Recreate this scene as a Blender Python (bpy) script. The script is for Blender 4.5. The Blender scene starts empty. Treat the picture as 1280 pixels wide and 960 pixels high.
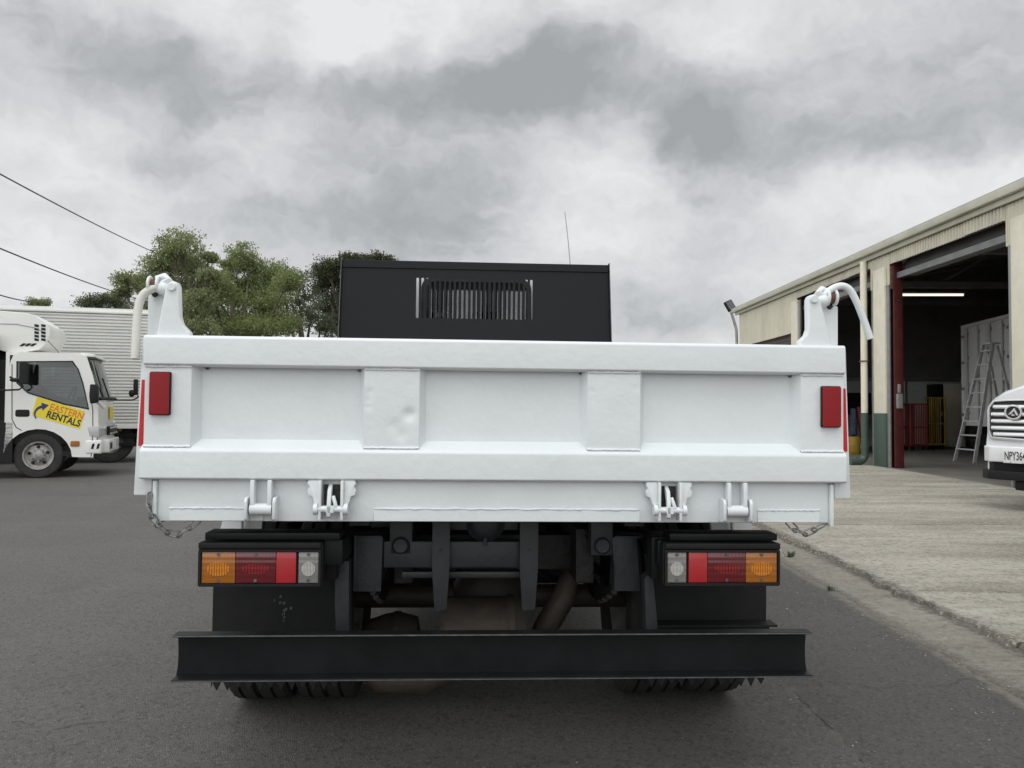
import bpy, bmesh, math, random
from mathutils import Vector, Matrix, noise
from mathutils.geometry import tessellate_polygon
random.seed(7)
sc = bpy.context.scene
COL = sc.collection
R = math.radians

# ------------------------------------------------------------------ camera
FPX = 1035.0
CAM = Vector((0, 0, 1.10))
pitch, roll = 30 / FPX, 0.004
fw = Vector((0, math.cos(pitch), math.sin(pitch)))
r0 = Vector((1, 0, 0)); u0 = r0.cross(fw)
cr = r0 * math.cos(roll) + u0 * math.sin(roll)
cu = -r0 * math.sin(roll) + u0 * math.cos(roll)
cd = bpy.data.cameras.new('camera'); cam = bpy.data.objects.new('camera', cd); COL.objects.link(cam)
cd.sensor_width = 36; cd.lens = 36 * FPX / 1280; cd.clip_start = 0.05; cd.clip_end = 1500
m = Matrix.Identity(4)
for i in range(3):
    m[i][0] = cr[i]; m[i][1] = cu[i]; m[i][2] = -fw[i]; m[i][3] = CAM[i]
cam.matrix_world = m
sc.camera = cam

def ray(px, py): return fw + cr * ((px - 640) / FPX) - cu * ((py - 480) / FPX)
def at(px, py, Y):
    d = ray(px, py); return CAM + d * (Y / d.y)
class Frame:
    """survey helper: measures real local coordinates on a plane of a thing's own frame"""
    def __init__(s, loc, yaw=0, tilt=0):
        s.m = Matrix.Translation(Vector(loc)) @ Matrix.Rotation(yaw, 4, 'Z') @ Matrix.Rotation(tilt, 4, 'Y')
        s.i = s.m.inverted(); s.loc = loc; s.rot = (0, tilt, yaw)
    def on(s, axis, v, px, py):
        o = s.i @ CAM; d = s.i.to_3x3() @ ray(px, py)
        return o + d * ((v - o[axis]) / d[axis])
    def y(s, v, px, py):
        q = s.on(1, v, px, py); return (q.x, q.z)
    def x(s, v, px, py):
        q = s.on(0, v, px, py); return (q.y, q.z)

# ------------------------------------------------------------------ materials
def mat(name, col, rough=0.5, metal=0.0, bump=0.0, bscale=60, var=0.0, vscale=4, spec=0.5, coat=0, stretch=None, dirt=None):
    m = bpy.data.materials.new(name); m.use_nodes = True
    nt = m.node_tree; b = nt.nodes['Principled BSDF']
    b.inputs['Base Color'].default_value = (*col, 1); b.inputs['Roughness'].default_value = rough
    b.inputs['Metallic'].default_value = metal; b.inputs['Specular IOR Level'].default_value = spec
    b.inputs['Coat Weight'].default_value = coat
    tc = nt.nodes.new('ShaderNodeTexCoord'); mp = nt.nodes.new('ShaderNodeMapping')
    nt.links.new(tc.outputs['Object'], mp.inputs[0])
    if stretch: mp.inputs['Scale'].default_value = stretch
    if var:
        n = nt.nodes.new('ShaderNodeTexNoise'); n.inputs['Scale'].default_value = vscale; n.inputs['Detail'].default_value = 8
        n.inputs['Roughness'].default_value = .65
        nt.links.new(mp.outputs[0], n.inputs['Vector'])
        mr = nt.nodes.new('ShaderNodeMapRange'); mr.inputs[1].default_value = .3; mr.inputs[2].default_value = .7
        nt.links.new(n.outputs['Fac'], mr.inputs[0])
        mx = nt.nodes.new('ShaderNodeMix'); mx.data_type = 'RGBA'
        lo = dirt if dirt else tuple(c * (1 - var) for c in col)
        mx.inputs[6].default_value = (*lo, 1); mx.inputs[7].default_value = (*(min(1, c * (1 + (0 if dirt else var))) for c in col), 1)
        nt.links.new(mr.outputs[0], mx.inputs[0]); nt.links.new(mx.outputs[2], b.inputs['Base Color'])
        m2 = nt.nodes.new('ShaderNodeMapRange'); m2.inputs[3].default_value = max(.03, rough - .12); m2.inputs[4].default_value = min(1, rough + .12)
        nt.links.new(n.outputs['Fac'], m2.inputs[0]); nt.links.new(m2.outputs[0], b.inputs['Roughness'])
    if bump:
        n = nt.nodes.new('ShaderNodeTexNoise'); n.inputs['Scale'].default_value = bscale; n.inputs['Detail'].default_value = 5
        nt.links.new(mp.outputs[0], n.inputs['Vector'])
        bp = nt.nodes.new('ShaderNodeBump'); bp.inputs['Strength'].default_value = bump; bp.inputs['Distance'].default_value = .01
        nt.links.new(n.outputs['Fac'], bp.inputs['Height']); nt.links.new(bp.outputs[0], b.inputs['Normal'])
    return m
M = {}
M['white'] = mat('truck_white_paint', (.72, .752, .755), .36, bump=.14, bscale=38, var=.035, vscale=5)
M['fender'] = mat('fender_white', (.82, .83, .83), .3)
M['ivory'] = mat('ivory_plastic_hose', (.66, .65, .59), .4, var=.06, vscale=20)
M['black'] = mat('black_steel_paint', (.0075, .0085, .009), .42, bump=.08, bscale=30, var=.4, vscale=7, spec=.22)
M['guard'] = mat('cab_guard_black', (.0085, .0095, .011), .40, bump=.08, bscale=12, var=.12, vscale=3, spec=.22)
M['worn'] = mat('worn_steel_edge', (.11, .11, .11), .5, metal=.3, var=.4, vscale=30)
M['rubber'] = mat('rubber', (.018, .018, .018), .75, bump=.2, bscale=60, var=.4, vscale=12, dirt=(.04, .037, .032))
M['flap'] = mat('mud_flap_rubber', (.009, .010, .0105), .6, bump=.2, bscale=14, var=.5, vscale=5, dirt=(.020, .020, .019), spec=.25)
M['chassis'] = mat('chassis_grey', (.032, .035, .038), .5, bump=.2, bscale=40, var=.3, vscale=8)
M['darkgrease'] = mat('greasy_dark_metal', (.015, .0145, .0135), .55, bump=.6, bscale=30, var=.6, vscale=15)
M['brown'] = mat('muffler_brown_metal', (.070, .058, .045), .6, metal=.2, bump=.3, bscale=25, var=.35, vscale=9)
M['rust'] = mat('rusty_metal', (.13, .06, .035), .8, bump=.5, bscale=50, var=.5, vscale=20)
M['chain'] = mat('chain_steel', (.22, .22, .215), .45, metal=.6, var=.5, vscale=80)
M['tyre'] = mat('tyre', (.020, .020, .020), .8, bump=.3, bscale=50, var=.5, vscale=8, dirt=(.035, .033, .03))
M['rim'] = mat('wheel_rim', (.42, .41, .39), .45, metal=.3, var=.4, vscale=20, dirt=(.18, .17, .155))
M['van_white'] = mat('cream_white_cab_paint', (.80, .80, .76), .25, coat=.3, var=.03, vscale=3)
M['reefer'] = mat('reefer_white', (.80, .80, .76), .4, bump=.05, bscale=10, var=.05, vscale=2)
M['boxgrey'] = mat('grey_box_panel', (.16, .16, .155), .5, var=.3, vscale=3, stretch=(1, 1, .3))
M['corr'] = mat('corrugated_box_white', (.76, .76, .72), .45, var=.16, vscale=1.6, stretch=(.5, 1, 1.4), dirt=(.62, .62, .58))
M['plastic'] = mat('black_plastic', (.012, .012, .013), .5, bump=.1, bscale=200, spec=.25)
M['seat'] = mat('seat_cloth', (.05, .052, .055), .9)
M['chrome'] = mat('chrome', (.72, .72, .72), .28, metal=.75)
M['darkchrome'] = mat('dark_gap', (.015, .015, .016), .4)
M['suv'] = mat('silver_white_paint', (.76, .77, .78), .22, coat=.6)
M['alu'] = mat('aluminium', (.62, .63, .63), .45, metal=.3, bump=.1, bscale=60, var=.2, vscale=12)
M['cream'] = mat('cream_wall_sheet', (.74, .705, .575), .6, bump=.15, bscale=15, var=.16, vscale=1.5, stretch=(1, 1, .35), dirt=(.55, .52, .42))
M['creampost'] = mat('cream_post_paint', (.77, .73, .595), .55, bump=.15, bscale=25, var=.08, vscale=4)
M['green'] = mat('dark_green_paint', (.045, .10, .072), .5, bump=.15, bscale=25, var=.3, vscale=6, dirt=(.07, .085, .07))
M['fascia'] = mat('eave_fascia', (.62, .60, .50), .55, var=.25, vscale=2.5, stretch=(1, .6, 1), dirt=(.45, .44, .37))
M['eaveshade'] = mat('soffit_painted_shade', (.16, .15, .12), .8, var=.4, vscale=6)  # dark tone painted in for the shadow strip under the eave
M['shutter'] = mat('brown_roller_shutter', (.16, .125, .095), .55, var=.5, vscale=2.2, stretch=(1, 1.2, 6), dirt=(.07, .06, .055))
M['shutrail'] = mat('grey_roller_rail', (.24, .25, .25), .5, metal=.3, var=.2, vscale=5)
M['redpost'] = mat('dark_red_column_paint', (.075, .011, .010), .5, bump=.2, bscale=20, var=.35, vscale=5)
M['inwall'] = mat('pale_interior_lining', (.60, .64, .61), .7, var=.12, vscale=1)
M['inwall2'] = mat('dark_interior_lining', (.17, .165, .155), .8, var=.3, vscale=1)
M['roof'] = mat('roof_sheet', (.30, .31, .31), .6, var=.2, vscale=1)
M['cabwhite'] = mat('white_truck_box', (.66, .66, .65), .5, var=.08, vscale=2)
M['steel'] = mat('galvanised_bar', (.34, .34, .34), .45, metal=.5, var=.2, vscale=10)
M['redcage'] = mat('red_trolley_paint', (.20, .022, .022), .5, var=.2)
M['yellow'] = mat('yellow_barrier_paint', (.42, .27, .03), .5, var=.2)
M['cabinet'] = mat('beige_cabinet', (.62, .58, .46), .55, var=.08)
M['blue'] = mat('faded_blue_fabric', (.10, .12, .17), .8, var=.2)
M['bark'] = mat('grey_brown_bark', (.15, .125, .10), .9, bump=.6, bscale=10, var=.4, vscale=3)
M['wire'] = mat('power_cable', (.06, .06, .06), .6)
M['stone'] = mat('pale_pebble', (.30, .28, .25), .9, var=.3, vscale=30)
M['sticker'] = mat('yellow_sticker', (.82, .66, .03), .4)
M['orange_ink'] = mat('orange_ink', (.70, .17, .03), .5)
M['black_ink'] = mat('black_ink', (.015, .016, .02), .5)
M['blue_ink'] = mat('navy_ink', (.02, .03, .16), .5)
M['plate_white'] = mat('number_plate_white', (.75, .75, .73), .35)
M['redtape'] = mat('red_reflective_tape', (.50, .012, .018), .45, var=.15, vscale=40)

def lens(name, col, rough=.12, ribs=0, ribst=.22):
    m = mat(name, col, rough, spec=.6, coat=.5)
    nt = m.node_tree; b = nt.nodes['Principled BSDF']
    if ribs:
        tc = nt.nodes.new('ShaderNodeTexCoord'); w = nt.nodes.new('ShaderNodeTexWave'); w.wave_type = 'BANDS'; w.bands_direction = 'X'
        w.inputs['Scale'].default_value = ribs
        nt.links.new(tc.outputs['Object'], w.inputs['Vector'])
        w2 = nt.nodes.new('ShaderNodeTexWave'); w2.bands_direction = 'Z'; w2.inputs['Scale'].default_value = ribs * .6
        nt.links.new(tc.outputs['Object'], w2.inputs['Vector'])
        ad = nt.nodes.new('ShaderNodeMath'); ad.operation = 'ADD'
        nt.links.new(w.outputs['Fac'], ad.inputs[0]); nt.links.new(w2.outputs['Fac'], ad.inputs[1])
        bp = nt.nodes.new('ShaderNodeBump'); bp.inputs['Strength'].default_value = ribst; bp.inputs['Distance'].default_value = .002
        nt.links.new(ad.outputs[0], bp.inputs['Height']); nt.links.new(bp.outputs[0], b.inputs['Normal'])
    return m
M['red_refl'] = lens('red_reflector', (.25, .012, .015), .33, 110, .05); M['red_refl'].node_tree.nodes['Principled BSDF'].inputs['Coat Weight'].default_value = 0; M['red_refl'].node_tree.nodes['Principled BSDF'].inputs['Specular IOR Level'].default_value = .25
M['amber'] = lens('amber_lens', (.33, .11, .008), .2, 30)
M['amber_core'] = lens('amber_lens_painted_glow', (.58, .20, .014), .2, 30)  # brighter colour painted in for light gathered by the lens
M['darkred'] = lens('dark_red_lens', (.11, .006, .010), .15, 30)
M['red_core'] = lens('red_lens_painted_glow', (.22, .008, .012), .2, 30)
M['brightred'] = lens('bright_red_reflector', (.38, .009, .014), .4, 120, .06)
M['clearlens'] = lens('clear_ribbed_lens', (.20, .195, .18), .15, 30)
M['clear_core'] = lens('clear_lens_painted_glow', (.52, .50, .46), .2, 30)
M['headlamp'] = lens('headlamp_glass', (.5, .5, .5), .08, 10)

def glass(name, tint=(.75, .8, .78), refl=.10):
    m = bpy.data.materials.new(name); m.use_nodes = True; nt = m.node_tree; nt.nodes.clear()
    o = nt.nodes.new('ShaderNodeOutputMaterial'); t = nt.nodes.new('ShaderNodeBsdfTransparent'); t.inputs[0].default_value = (*tint, 1)
    g = nt.nodes.new('ShaderNodeBsdfGlossy'); g.inputs['Roughness'].default_value = .02
    f = nt.nodes.new('ShaderNodeFresnel'); f.inputs[0].default_value = 1.5
    a = nt.nodes.new('ShaderNodeMath'); a.operation = 'ADD'; a.use_clamp = True; a.inputs[1].default_value = refl
    mx = nt.nodes.new('ShaderNodeMixShader')
    nt.links.new(f.outputs[0], a.inputs[0]); nt.links.new(a.outputs[0], mx.inputs[0])
    nt.links.new(t.outputs[0], mx.inputs[1]); nt.links.new(g.outputs[0], mx.inputs[2]); nt.links.new(mx.outputs[0], o.inputs[0])
    return m
M['glass'] = glass('window_glass')
M['tint'] = glass('tinted_window_glass', (.45, .5, .5), .06)

# ------------------------------------------------------------------ mesh builder
class MB:
    def __init__(s): s.v = []; s.f = []; s.mi = []; s.cur = 0
    def add(s, vs, fs):
        n = len(s.v); s.v += [tuple(q) for q in vs]
        for f in fs: s.f.append([i + n for i in f]); s.mi.append(s.cur)
        return s
    def box(s, x0, x1, y0, y1, z0, z1):
        x0, x1 = sorted((x0, x1)); y0, y1 = sorted((y0, y1)); z0, z1 = sorted((z0, z1))
        vs = [(x, y, z) for z in (z0, z1) for y in (y0, y1) for x in (x0, x1)]
        return s.add(vs, [(0, 2, 3, 1), (4, 5, 7, 6), (0, 1, 5, 4), (2, 6, 7, 3), (0, 4, 6, 2), (1, 3, 7, 5)])
    def plate(s, outer, holes=(), axis='y', a0=0, a1=.01):
        """polygon (with holes) in the plane across `axis`, given thickness from a0 to a1"""
        def P(p, a):
            return {'y': (p[0], a, p[1]), 'x': (a, p[0], p[1]), 'z': (p[0], p[1], a)}[axis]
        loops = [list(outer)] + [list(h) for h in holes]
        tris = tessellate_polygon([[Vector((p[0], p[1], 0)) for p in l] for l in loops])
        flat = [p for l in loops for p in l]; n = len(flat)
        vs = [P(p, a0) for p in flat] + [P(p, a1) for p in flat]
        fs = []
        for t in tris:
            fs.append(tuple(t)); fs.append(tuple(i + n for i in reversed(t)))
        k = 0
        for l in loops:
            for i in range(len(l)):
                j = (i + 1) % len(l); fs.append((k + i, k + j, k + j + n, k + i + n))
            k += len(l)
        return s.add(vs, fs)
    def prism(s, pts, axis, a0, a1):
        def P(p, a):
            return {'y': (p[0], a, p[1]), 'x': (a, p[0], p[1]), 'z': (p[0], p[1], a)}[axis]
        n = len(pts)
        vs = [P(p, a0) for p in pts] + [P(p, a1) for p in pts]
        return s.add(vs, [tuple(range(n)), tuple(reversed(range(n, 2 * n)))] + [(i, (i + 1) % n, (i + 1) % n + n, i + n) for i in range(n)])
    def tube(s, pts, r, n=10, cap=True):
        pts = [Vector(p) for p in pts]; rs = r if isinstance(r, (list, tuple)) else [r] * len(pts)
        ref = None; vs = []
        for i, p in enumerate(pts):
            t = (pts[min(i + 1, len(pts) - 1)] - pts[max(i - 1, 0)]).normalized()
            if ref is None:
                ref = t.cross(Vector((0, 0, 1)))
                if ref.length < .1: ref = t.cross(Vector((0, 1, 0)))
            ref = (ref - t * ref.dot(t)).normalized(); b = t.cross(ref)
            for k in range(n):
                a = 2 * math.pi * k / n; vs.append(p + (ref * math.cos(a) + b * math.sin(a)) * rs[i])
        fs = []
        for i in range(len(pts) - 1):
            for k in range(n):
                k2 = (k + 1) % n; fs.append((i * n + k, i * n + k2, (i + 1) * n + k2, (i + 1) * n + k))
        if cap:
            fs.append(tuple(reversed(range(n)))); fs.append(tuple(range((len(pts) - 1) * n, len(pts) * n)))
        return s.add(vs, fs)
    def lathe(s, prof, c, axis='x', n=32, mod=None):
        """prof: list of (along, radius)"""
        vs = []
        for k in range(n):
            a = 2 * math.pi * k / n
            for j, (h, r) in enumerate(prof):
                rr = r * (mod(j, k) if mod else 1); u, w = math.cos(a) * rr, math.sin(a) * rr
                q = {'x': (h, u, w), 'y': (u, h, w), 'z': (u, w, h)}[axis]
                vs.append((c[0] + q[0], c[1] + q[1], c[2] + q[2]))
        L = len(prof); fs = []
        for k in range(n):
            k2 = (k + 1) % n
            for j in range(L - 1): fs.append((k * L + j, k * L + j + 1, k2 * L + j + 1, k2 * L + j))
        return s.add(vs, fs)
    def ball(s, c, r, n=12, sc_=(1, 1, 1)):
        prof = [(math.cos(math.pi * i / n) * r, math.sin(math.pi * i / n) * r) for i in range(n + 1)]
        k = len(s.v); s.lathe(prof, (0, 0, 0), 'z', n * 2)
        for i in range(k, len(s.v)):
            q = s.v[i]; s.v[i] = (c[0] + q[0] * sc_[0], c[1] + q[1] * sc_[1], c[2] + q[2] * sc_[2])
        return s
    def build(s, name, material, parent=None, bevel=0, seg=2, smooth=38, clean=True):
        me = bpy.data.meshes.new(name); me.from_pydata(s.v, [], s.f)
        mats = material if isinstance(material, (list, tuple)) else [material]
        for q in mats: me.materials.append(q)
        if len(mats) > 1: me.polygons.foreach_set('material_index', s.mi)
        bm = bmesh.new(); bm.from_mesh(me)
        if clean:
            bmesh.ops.remove_doubles(bm, verts=bm.verts, dist=1e-5)
            bmesh.ops.recalc_face_normals(bm, faces=bm.faces)
        if bevel:
            es = [e for e in bm.edges if len(e.link_faces) == 2 and e.calc_face_angle(0) > R(28)]
            bmesh.ops.bevel(bm, geom=es, offset=bevel, segments=seg, profile=.6, affect='EDGES', clamp_overlap=True)
        bm.to_mesh(me); bm.free()
        if smooth:
            me.shade_smooth(); me.set_sharp_from_angle(angle=R(smooth))
        o = bpy.data.objects.new(name, me); COL.objects.link(o)
        if parent: o.parent = parent
        return o

def thing(name, label, cat, loc=(0, 0, 0), rot=(0, 0, 0), group=None):
    o = bpy.data.objects.new(name, None); COL.objects.link(o); o.empty_display_size = .2
    o.location = loc; o.rotation_euler = rot
    return tag(o, label, cat, group)
def tag(o, label, cat, group=None):
    o['label'] = label; o['category'] = cat
    if group: o['group'] = group
    return o
def struct(o, kind='structure'): o['kind'] = kind; return o
def lab(o, l): o['label'] = l; return o
def text_part(name, s, size, material, parent, loc, rot, xs=1.0, ext=.001, bold=0.0, align='CENTER', shear=0):
    c = bpy.data.curves.new(name, 'FONT'); c.body = s; c.size = size; c.align_x = align; c.align_y = 'CENTER'
    c.extrude = ext; c.offset = bold; c.shear = shear; c.resolution_u = 4
    o = bpy.data.objects.new('tmp', c); COL.objects.link(o)
    bpy.context.view_layer.update()
    me = bpy.data.meshes.new_from_object(o.evaluated_get(bpy.context.evaluated_depsgraph_get()))
    bpy.data.objects.remove(o); me.name = name; me.materials.clear(); me.materials.append(material)
    t = bpy.data.objects.new(name, me); COL.objects.link(t); t.parent = parent
    t.location = loc; t.rotation_euler = rot; t.scale = (xs, 1, 1)
    return t
def arc(c, r, a0, a1, n, axis='y', off=0):
    out = []
    for i in range(n + 1):
        a = a0 + (a1 - a0) * i / n
        out.append((c[0] + r * math.cos(a), c[1] + r * math.sin(a)))
    return out
def rrect(x0, x1, z0, z1, r, n=4):
    p = []
    for cx, cz, a in ((x1 - r, z1 - r, 0), (x0 + r, z1 - r, 90), (x0 + r, z0 + r, 180), (x1 - r, z0 + r, 270)):
        p += arc((cx, cz), r, R(a), R(a + 90), n)
    return p

# ================================================================== THE TIPPER TRUCK
TF = Frame((-0.034, 2.34, 0), .0585, .007)
truck = thing('tipper_truck', 'white tipper truck seen from behind with closed tailgate, black cab guard and black rear bumper', 'truck', TF.loc, TF.rot)

# ---- tailgate
HW = .995
tg = MB()
tg.prism([(0, 1.212), (0, 1.285), (.006, 1.292), (.055, 1.292), (.055, 1.206), (.012, 1.206)], 'x', -HW, HW)      # top rail
tg.prism([(0, .897), (0, .970), (.004, .977), (.050, 1.006), (.056, 1.006), (.056, .893), (.008, .893)], 'x', -HW - .004, HW + .004)  # bottom rail, top face sloping in
o_tg = tg.build('tailgate', M['white'], truck, bevel=.006, seg=3)
# recessed sheet, gently uneven
pn = MB(); nx, nz = 90, 14
for j in range(nz + 1):
    for i in range(nx + 1):
        x = -.99 + 1.98 * i / nx; z = .995 + .215 * j / nz
        pn.v.append((x, .046 + .0016 * noise.noise((x * 4, z * 6, 3)) , z))
for j in range(nz):
    for i in range(nx): pn.f.append([j * (nx + 1) + i, j * (nx + 1) + i + 1, (j + 1) * (nx + 1) + i + 1, (j + 1) * (nx + 1) + i]); pn.mi.append(0)
pn.build('tailgate_panel', M['white'], o_tg, smooth=80)
def stiffener(x0, x1, ch, dents=(), end=0):
    s = MB(); z0, z1 = .9835, 1.208; N, K = 24, 28
    xa, xb = x0 + (ch if end >= 0 else 0) * 0, x1
    yf = .010
    for j in range(K + 1):
        z = z0 + (z1 - z0) * j / K
        s.v.append((x0 - (ch if end != -1 else 0), .050, z))
        for i in range(N + 1):
            x = x0 + (x1 - x0) * i / N; y = yf
            for (dx, dz, r, d) in dents:
                q = ((x - dx) ** 2 + (z - dz) ** 2) / (r * r); y += d * math.exp(-q)
            s.v.append((x, y, z))
        s.v.append((x1 + (ch if end != 1 else 0), .050, z))
    W_ = N + 3
    for j in range(K):
        for i in range(W_ - 1): s.f.append([j * W_ + i, j * W_ + i + 1, (j + 1) * W_ + i + 1, (j + 1) * W_ + i]); s.mi.append(0)
    o = s.build('tailgate_rib', M['white'], o_tg, smooth=28)
    # weld bead along the top and bottom of the rib
    for zz, rr in ((z1 - .003, .0032), (z0 + .0005, .0034)):
        b = MB(); b.tube([(x0 + (x1 - x0) * i / 30, yf - .001, zz + .0008 * random.uniform(-1, 1)) for i in range(31)], [rr * random.uniform(.8, 1.2) for _ in range(31)], 6)
        b.build('weld_bead', M['white'], o)
    return o
stiffener(-.389, -.235, .019, [(-.262, 1.078, .016, .007), (-.30, 1.045, .02, .003), (-.375, 1.14, .008, .0035), (-.377, 1.12, .006, .004), (-.376, 1.10, .006, .003), (-.285, 1.02, .014, .003)])
stiffener(.243, .395, .019, [(.255, 1.15, .006, .002), (.256, 1.13, .005, .002), (.384, 1.16, .005, .002), (.34, 1.09, .05, .001)])
stiffener(-.992, -.866, .022, end=-1)
stiffener(.866, .992, .022, end=1)
for x in (-.948, .952):
    rf = MB(); zz = 1.13 if x < 0 else 1.114
    rf.plate(rrect(x - .0265, x + .0265, zz - .058, zz + .058, .004), (), 'y', -.006, .008)
    rb = rf.build('reflector', M['red_refl'], truck, bevel=.0015)
    rm = MB(); rm.plate(rrect(x - .0285, x + .0285, zz - .060, zz + .060, .005), (), 'y', .001, .0095)
    rm.build('reflector_backing', M['plastic'], rb)
for (x, z) in ((-.838, 1.2035), (-.412, 1.2030), (.222, 1.2032), (.842, 1.2030)):
    pc = MB(); pc.plate([(x, z - .003), (x + .005, z - .0045), (x + .012, z - .001), (x + .009, z + .001), (x + .001, z + .001)], (), 'y', .038, .0445); pc.build('paint_chip', M['worn'], o_tg)
# ---- side gates
for s in (-1, 1):
    sg = MB()
    sg.prism([(s * .975, .846), (s * 1.024, .846), (s * 1.010, 1.287), (s * 1.002, 1.292), (s * .965, 1.292)], 'y', .030, 3.05)
    g = sg.build('side_gate', M['white'], truck, bevel=.006, seg=2)
    for k in range(5):
        rbm = MB(); y = .4 + k * .6
        rbm.prism([(s * 1.012, .86), (s * 1.035, .86), (s * 1.022, 1.27), (s * 1.004, 1.27)], 'y', y, y + .05); rbm.build('gate_rib', M['white'], g, bevel=.003)
    tp = MB(); xa = s * 1.0045
    tp.plate([(s * .997, 1.168), (s * 1.007, 1.168), (s * 1.0125, .984), (s * 1.000, .984)], (), 'y', .0265, .0305)
    tp.build('reflective_strip', M['redtape'], g)
# ---- sill below the tailgate
sk = MB(); sk.box(-.957, .957, .030, .10, .775, .8975)
sill = sk.build('rear_sill', M['white'], truck, bevel=.004)
for x0, x1, zt in ((-.925, -.665, .812), (-.36, .40, .812), (.745, .93, .812)):
    b = MB(); b.box(x0, x1, .026, .031, .7765, zt)
    b.tube([(x0 + (x1 - x0) * i / 60, .0265, zt + .0012 * random.uniform(-1, 1)) for i in range(61)], [.0032 * random.uniform(.7, 1.3) for _ in range(61)], 6)
    b.build('welded_strip', M['white'], sill, bevel=.0012, seg=1)
for s in (-1, 1):
    b = MB(); b.box(s * .957, s * .968, .018, .16, .765, .888); b.build('sill_end_plate', M['white'], sill, bevel=.003)
# ---- corner posts, horn brackets, latch handles
for s in (-1, 1):
    cx = -.992 if s < 0 else .986
    p = MB(); p.box(cx - .026, cx + .026, .085, .150, .86, 1.418)
    p.build('corner_post', M['white'], truck, bevel=.005)
if True:
    for s in (-1, 1):
        if s < 0: poly = [(-.968, 1.285), (-.9645, 1.299), (-.944, 1.424), (-.938, 1.438), (-.926, 1.445), (-.914, 1.441), (-.909, 1.430), (-.9045, 1.345), (-.898, 1.325), (-.876, 1.302), (-.872, 1.285)]
        else: poly = [(.964, 1.285), (.9595, 1.301), (.927, 1.420), (.920, 1.436), (.907, 1.443), (.894, 1.437), (.8895, 1.426), (.8905, 1.340), (.884, 1.322), (.866, 1.305), (.862, 1.285)]
        b = MB(); b.plate(poly, (), 'y', .014, .046)
        br = b.build('horn_bracket', M['white'], truck, bevel=.006, seg=3)
        k = MB(); bx = -.926 if s < 0 else .906
        k.lathe([(.006, 0), (.006, .010), (.014, .013)], (bx, 0, 1.427), 'y', 16); k.build('bracket_boss', M['white'], br)
        # pivot pin and claw
        px = -.968 if s < 0 else .955
        c = MB(); c.tube([(bx, .05, 1.425), (px, .055, 1.427)], .013, 14); c.ball((px * .996, .055, 1.428), .020, 8)
        c.tube([(px, .055, 1.44), (px - s * .02, .055, 1.452), (px - s * .005, .062, 1.462), (px + s * .02, .07, 1.458)], [.011, .012, .012, .009], 10)
        pin = c.build('pivot_pin', M['white'], truck)
        w = MB()
        for dx in (-.012, .012):
            xx = px + s * .022 + dx
            w.plate(arc((.06, 1.438), .026, R(-60), R(240), 12), (), 'x', xx - .0035, xx + .0035)
        w.build('latch_cheek', M['white'], pin, bevel=.0015, seg=1)
        w = MB(); w.tube([(px + s * .01, .06, 1.438), (px + s * .034, .06, 1.438)], .017, 14); w.build('latch_roller', M['rust'], pin)
        kk = MB(); kk.tube([(px + s * .03, .07, 1.425), (px + s * .03, .12, 1.40)], .010, 10); kk.build('latch_rod', M['darkgrease'], pin)
# bent pipe handles
def spline(pts, n=8):
    pts = [Vector(p) for p in pts]; out = []
    P = [pts[0] * 2 - pts[1]] + pts + [pts[-1] * 2 - pts[-2]]
    for i in range(1, len(P) - 2):
        for k in range(n):
            t = k / n; a, b, c, d = P[i - 1:i + 3]
            out.append(.5 * ((2 * b) + (c - a) * t + (2 * a - 5 * b + 4 * c - d) * t * t + (3 * b - a - 3 * c + d) * t ** 3))
    out.append(pts[-1]); return out
h = MB(); h.tube(spline([(-.972, .055, 1.432), (-.995, .05, 1.425), (-1.017, .045, 1.405), (-1.026, .04, 1.37), (-1.0265, .03, 1.30), (-1.024, .02, 1.225)]), .0115, 14)
h.build('latch_handle', M['ivory'], truck)
h = MB(); h.tube(spline([(.952, .055, 1.442), (.975, .055, 1.462), (1.004, .055, 1.474), (1.030, .055, 1.466), (1.048, .055, 1.440), (1.068, .055, 1.395), (1.096, .055, 1.318)]), .0105, 14)
h.build('latch_handle', M['white'], truck)
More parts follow.
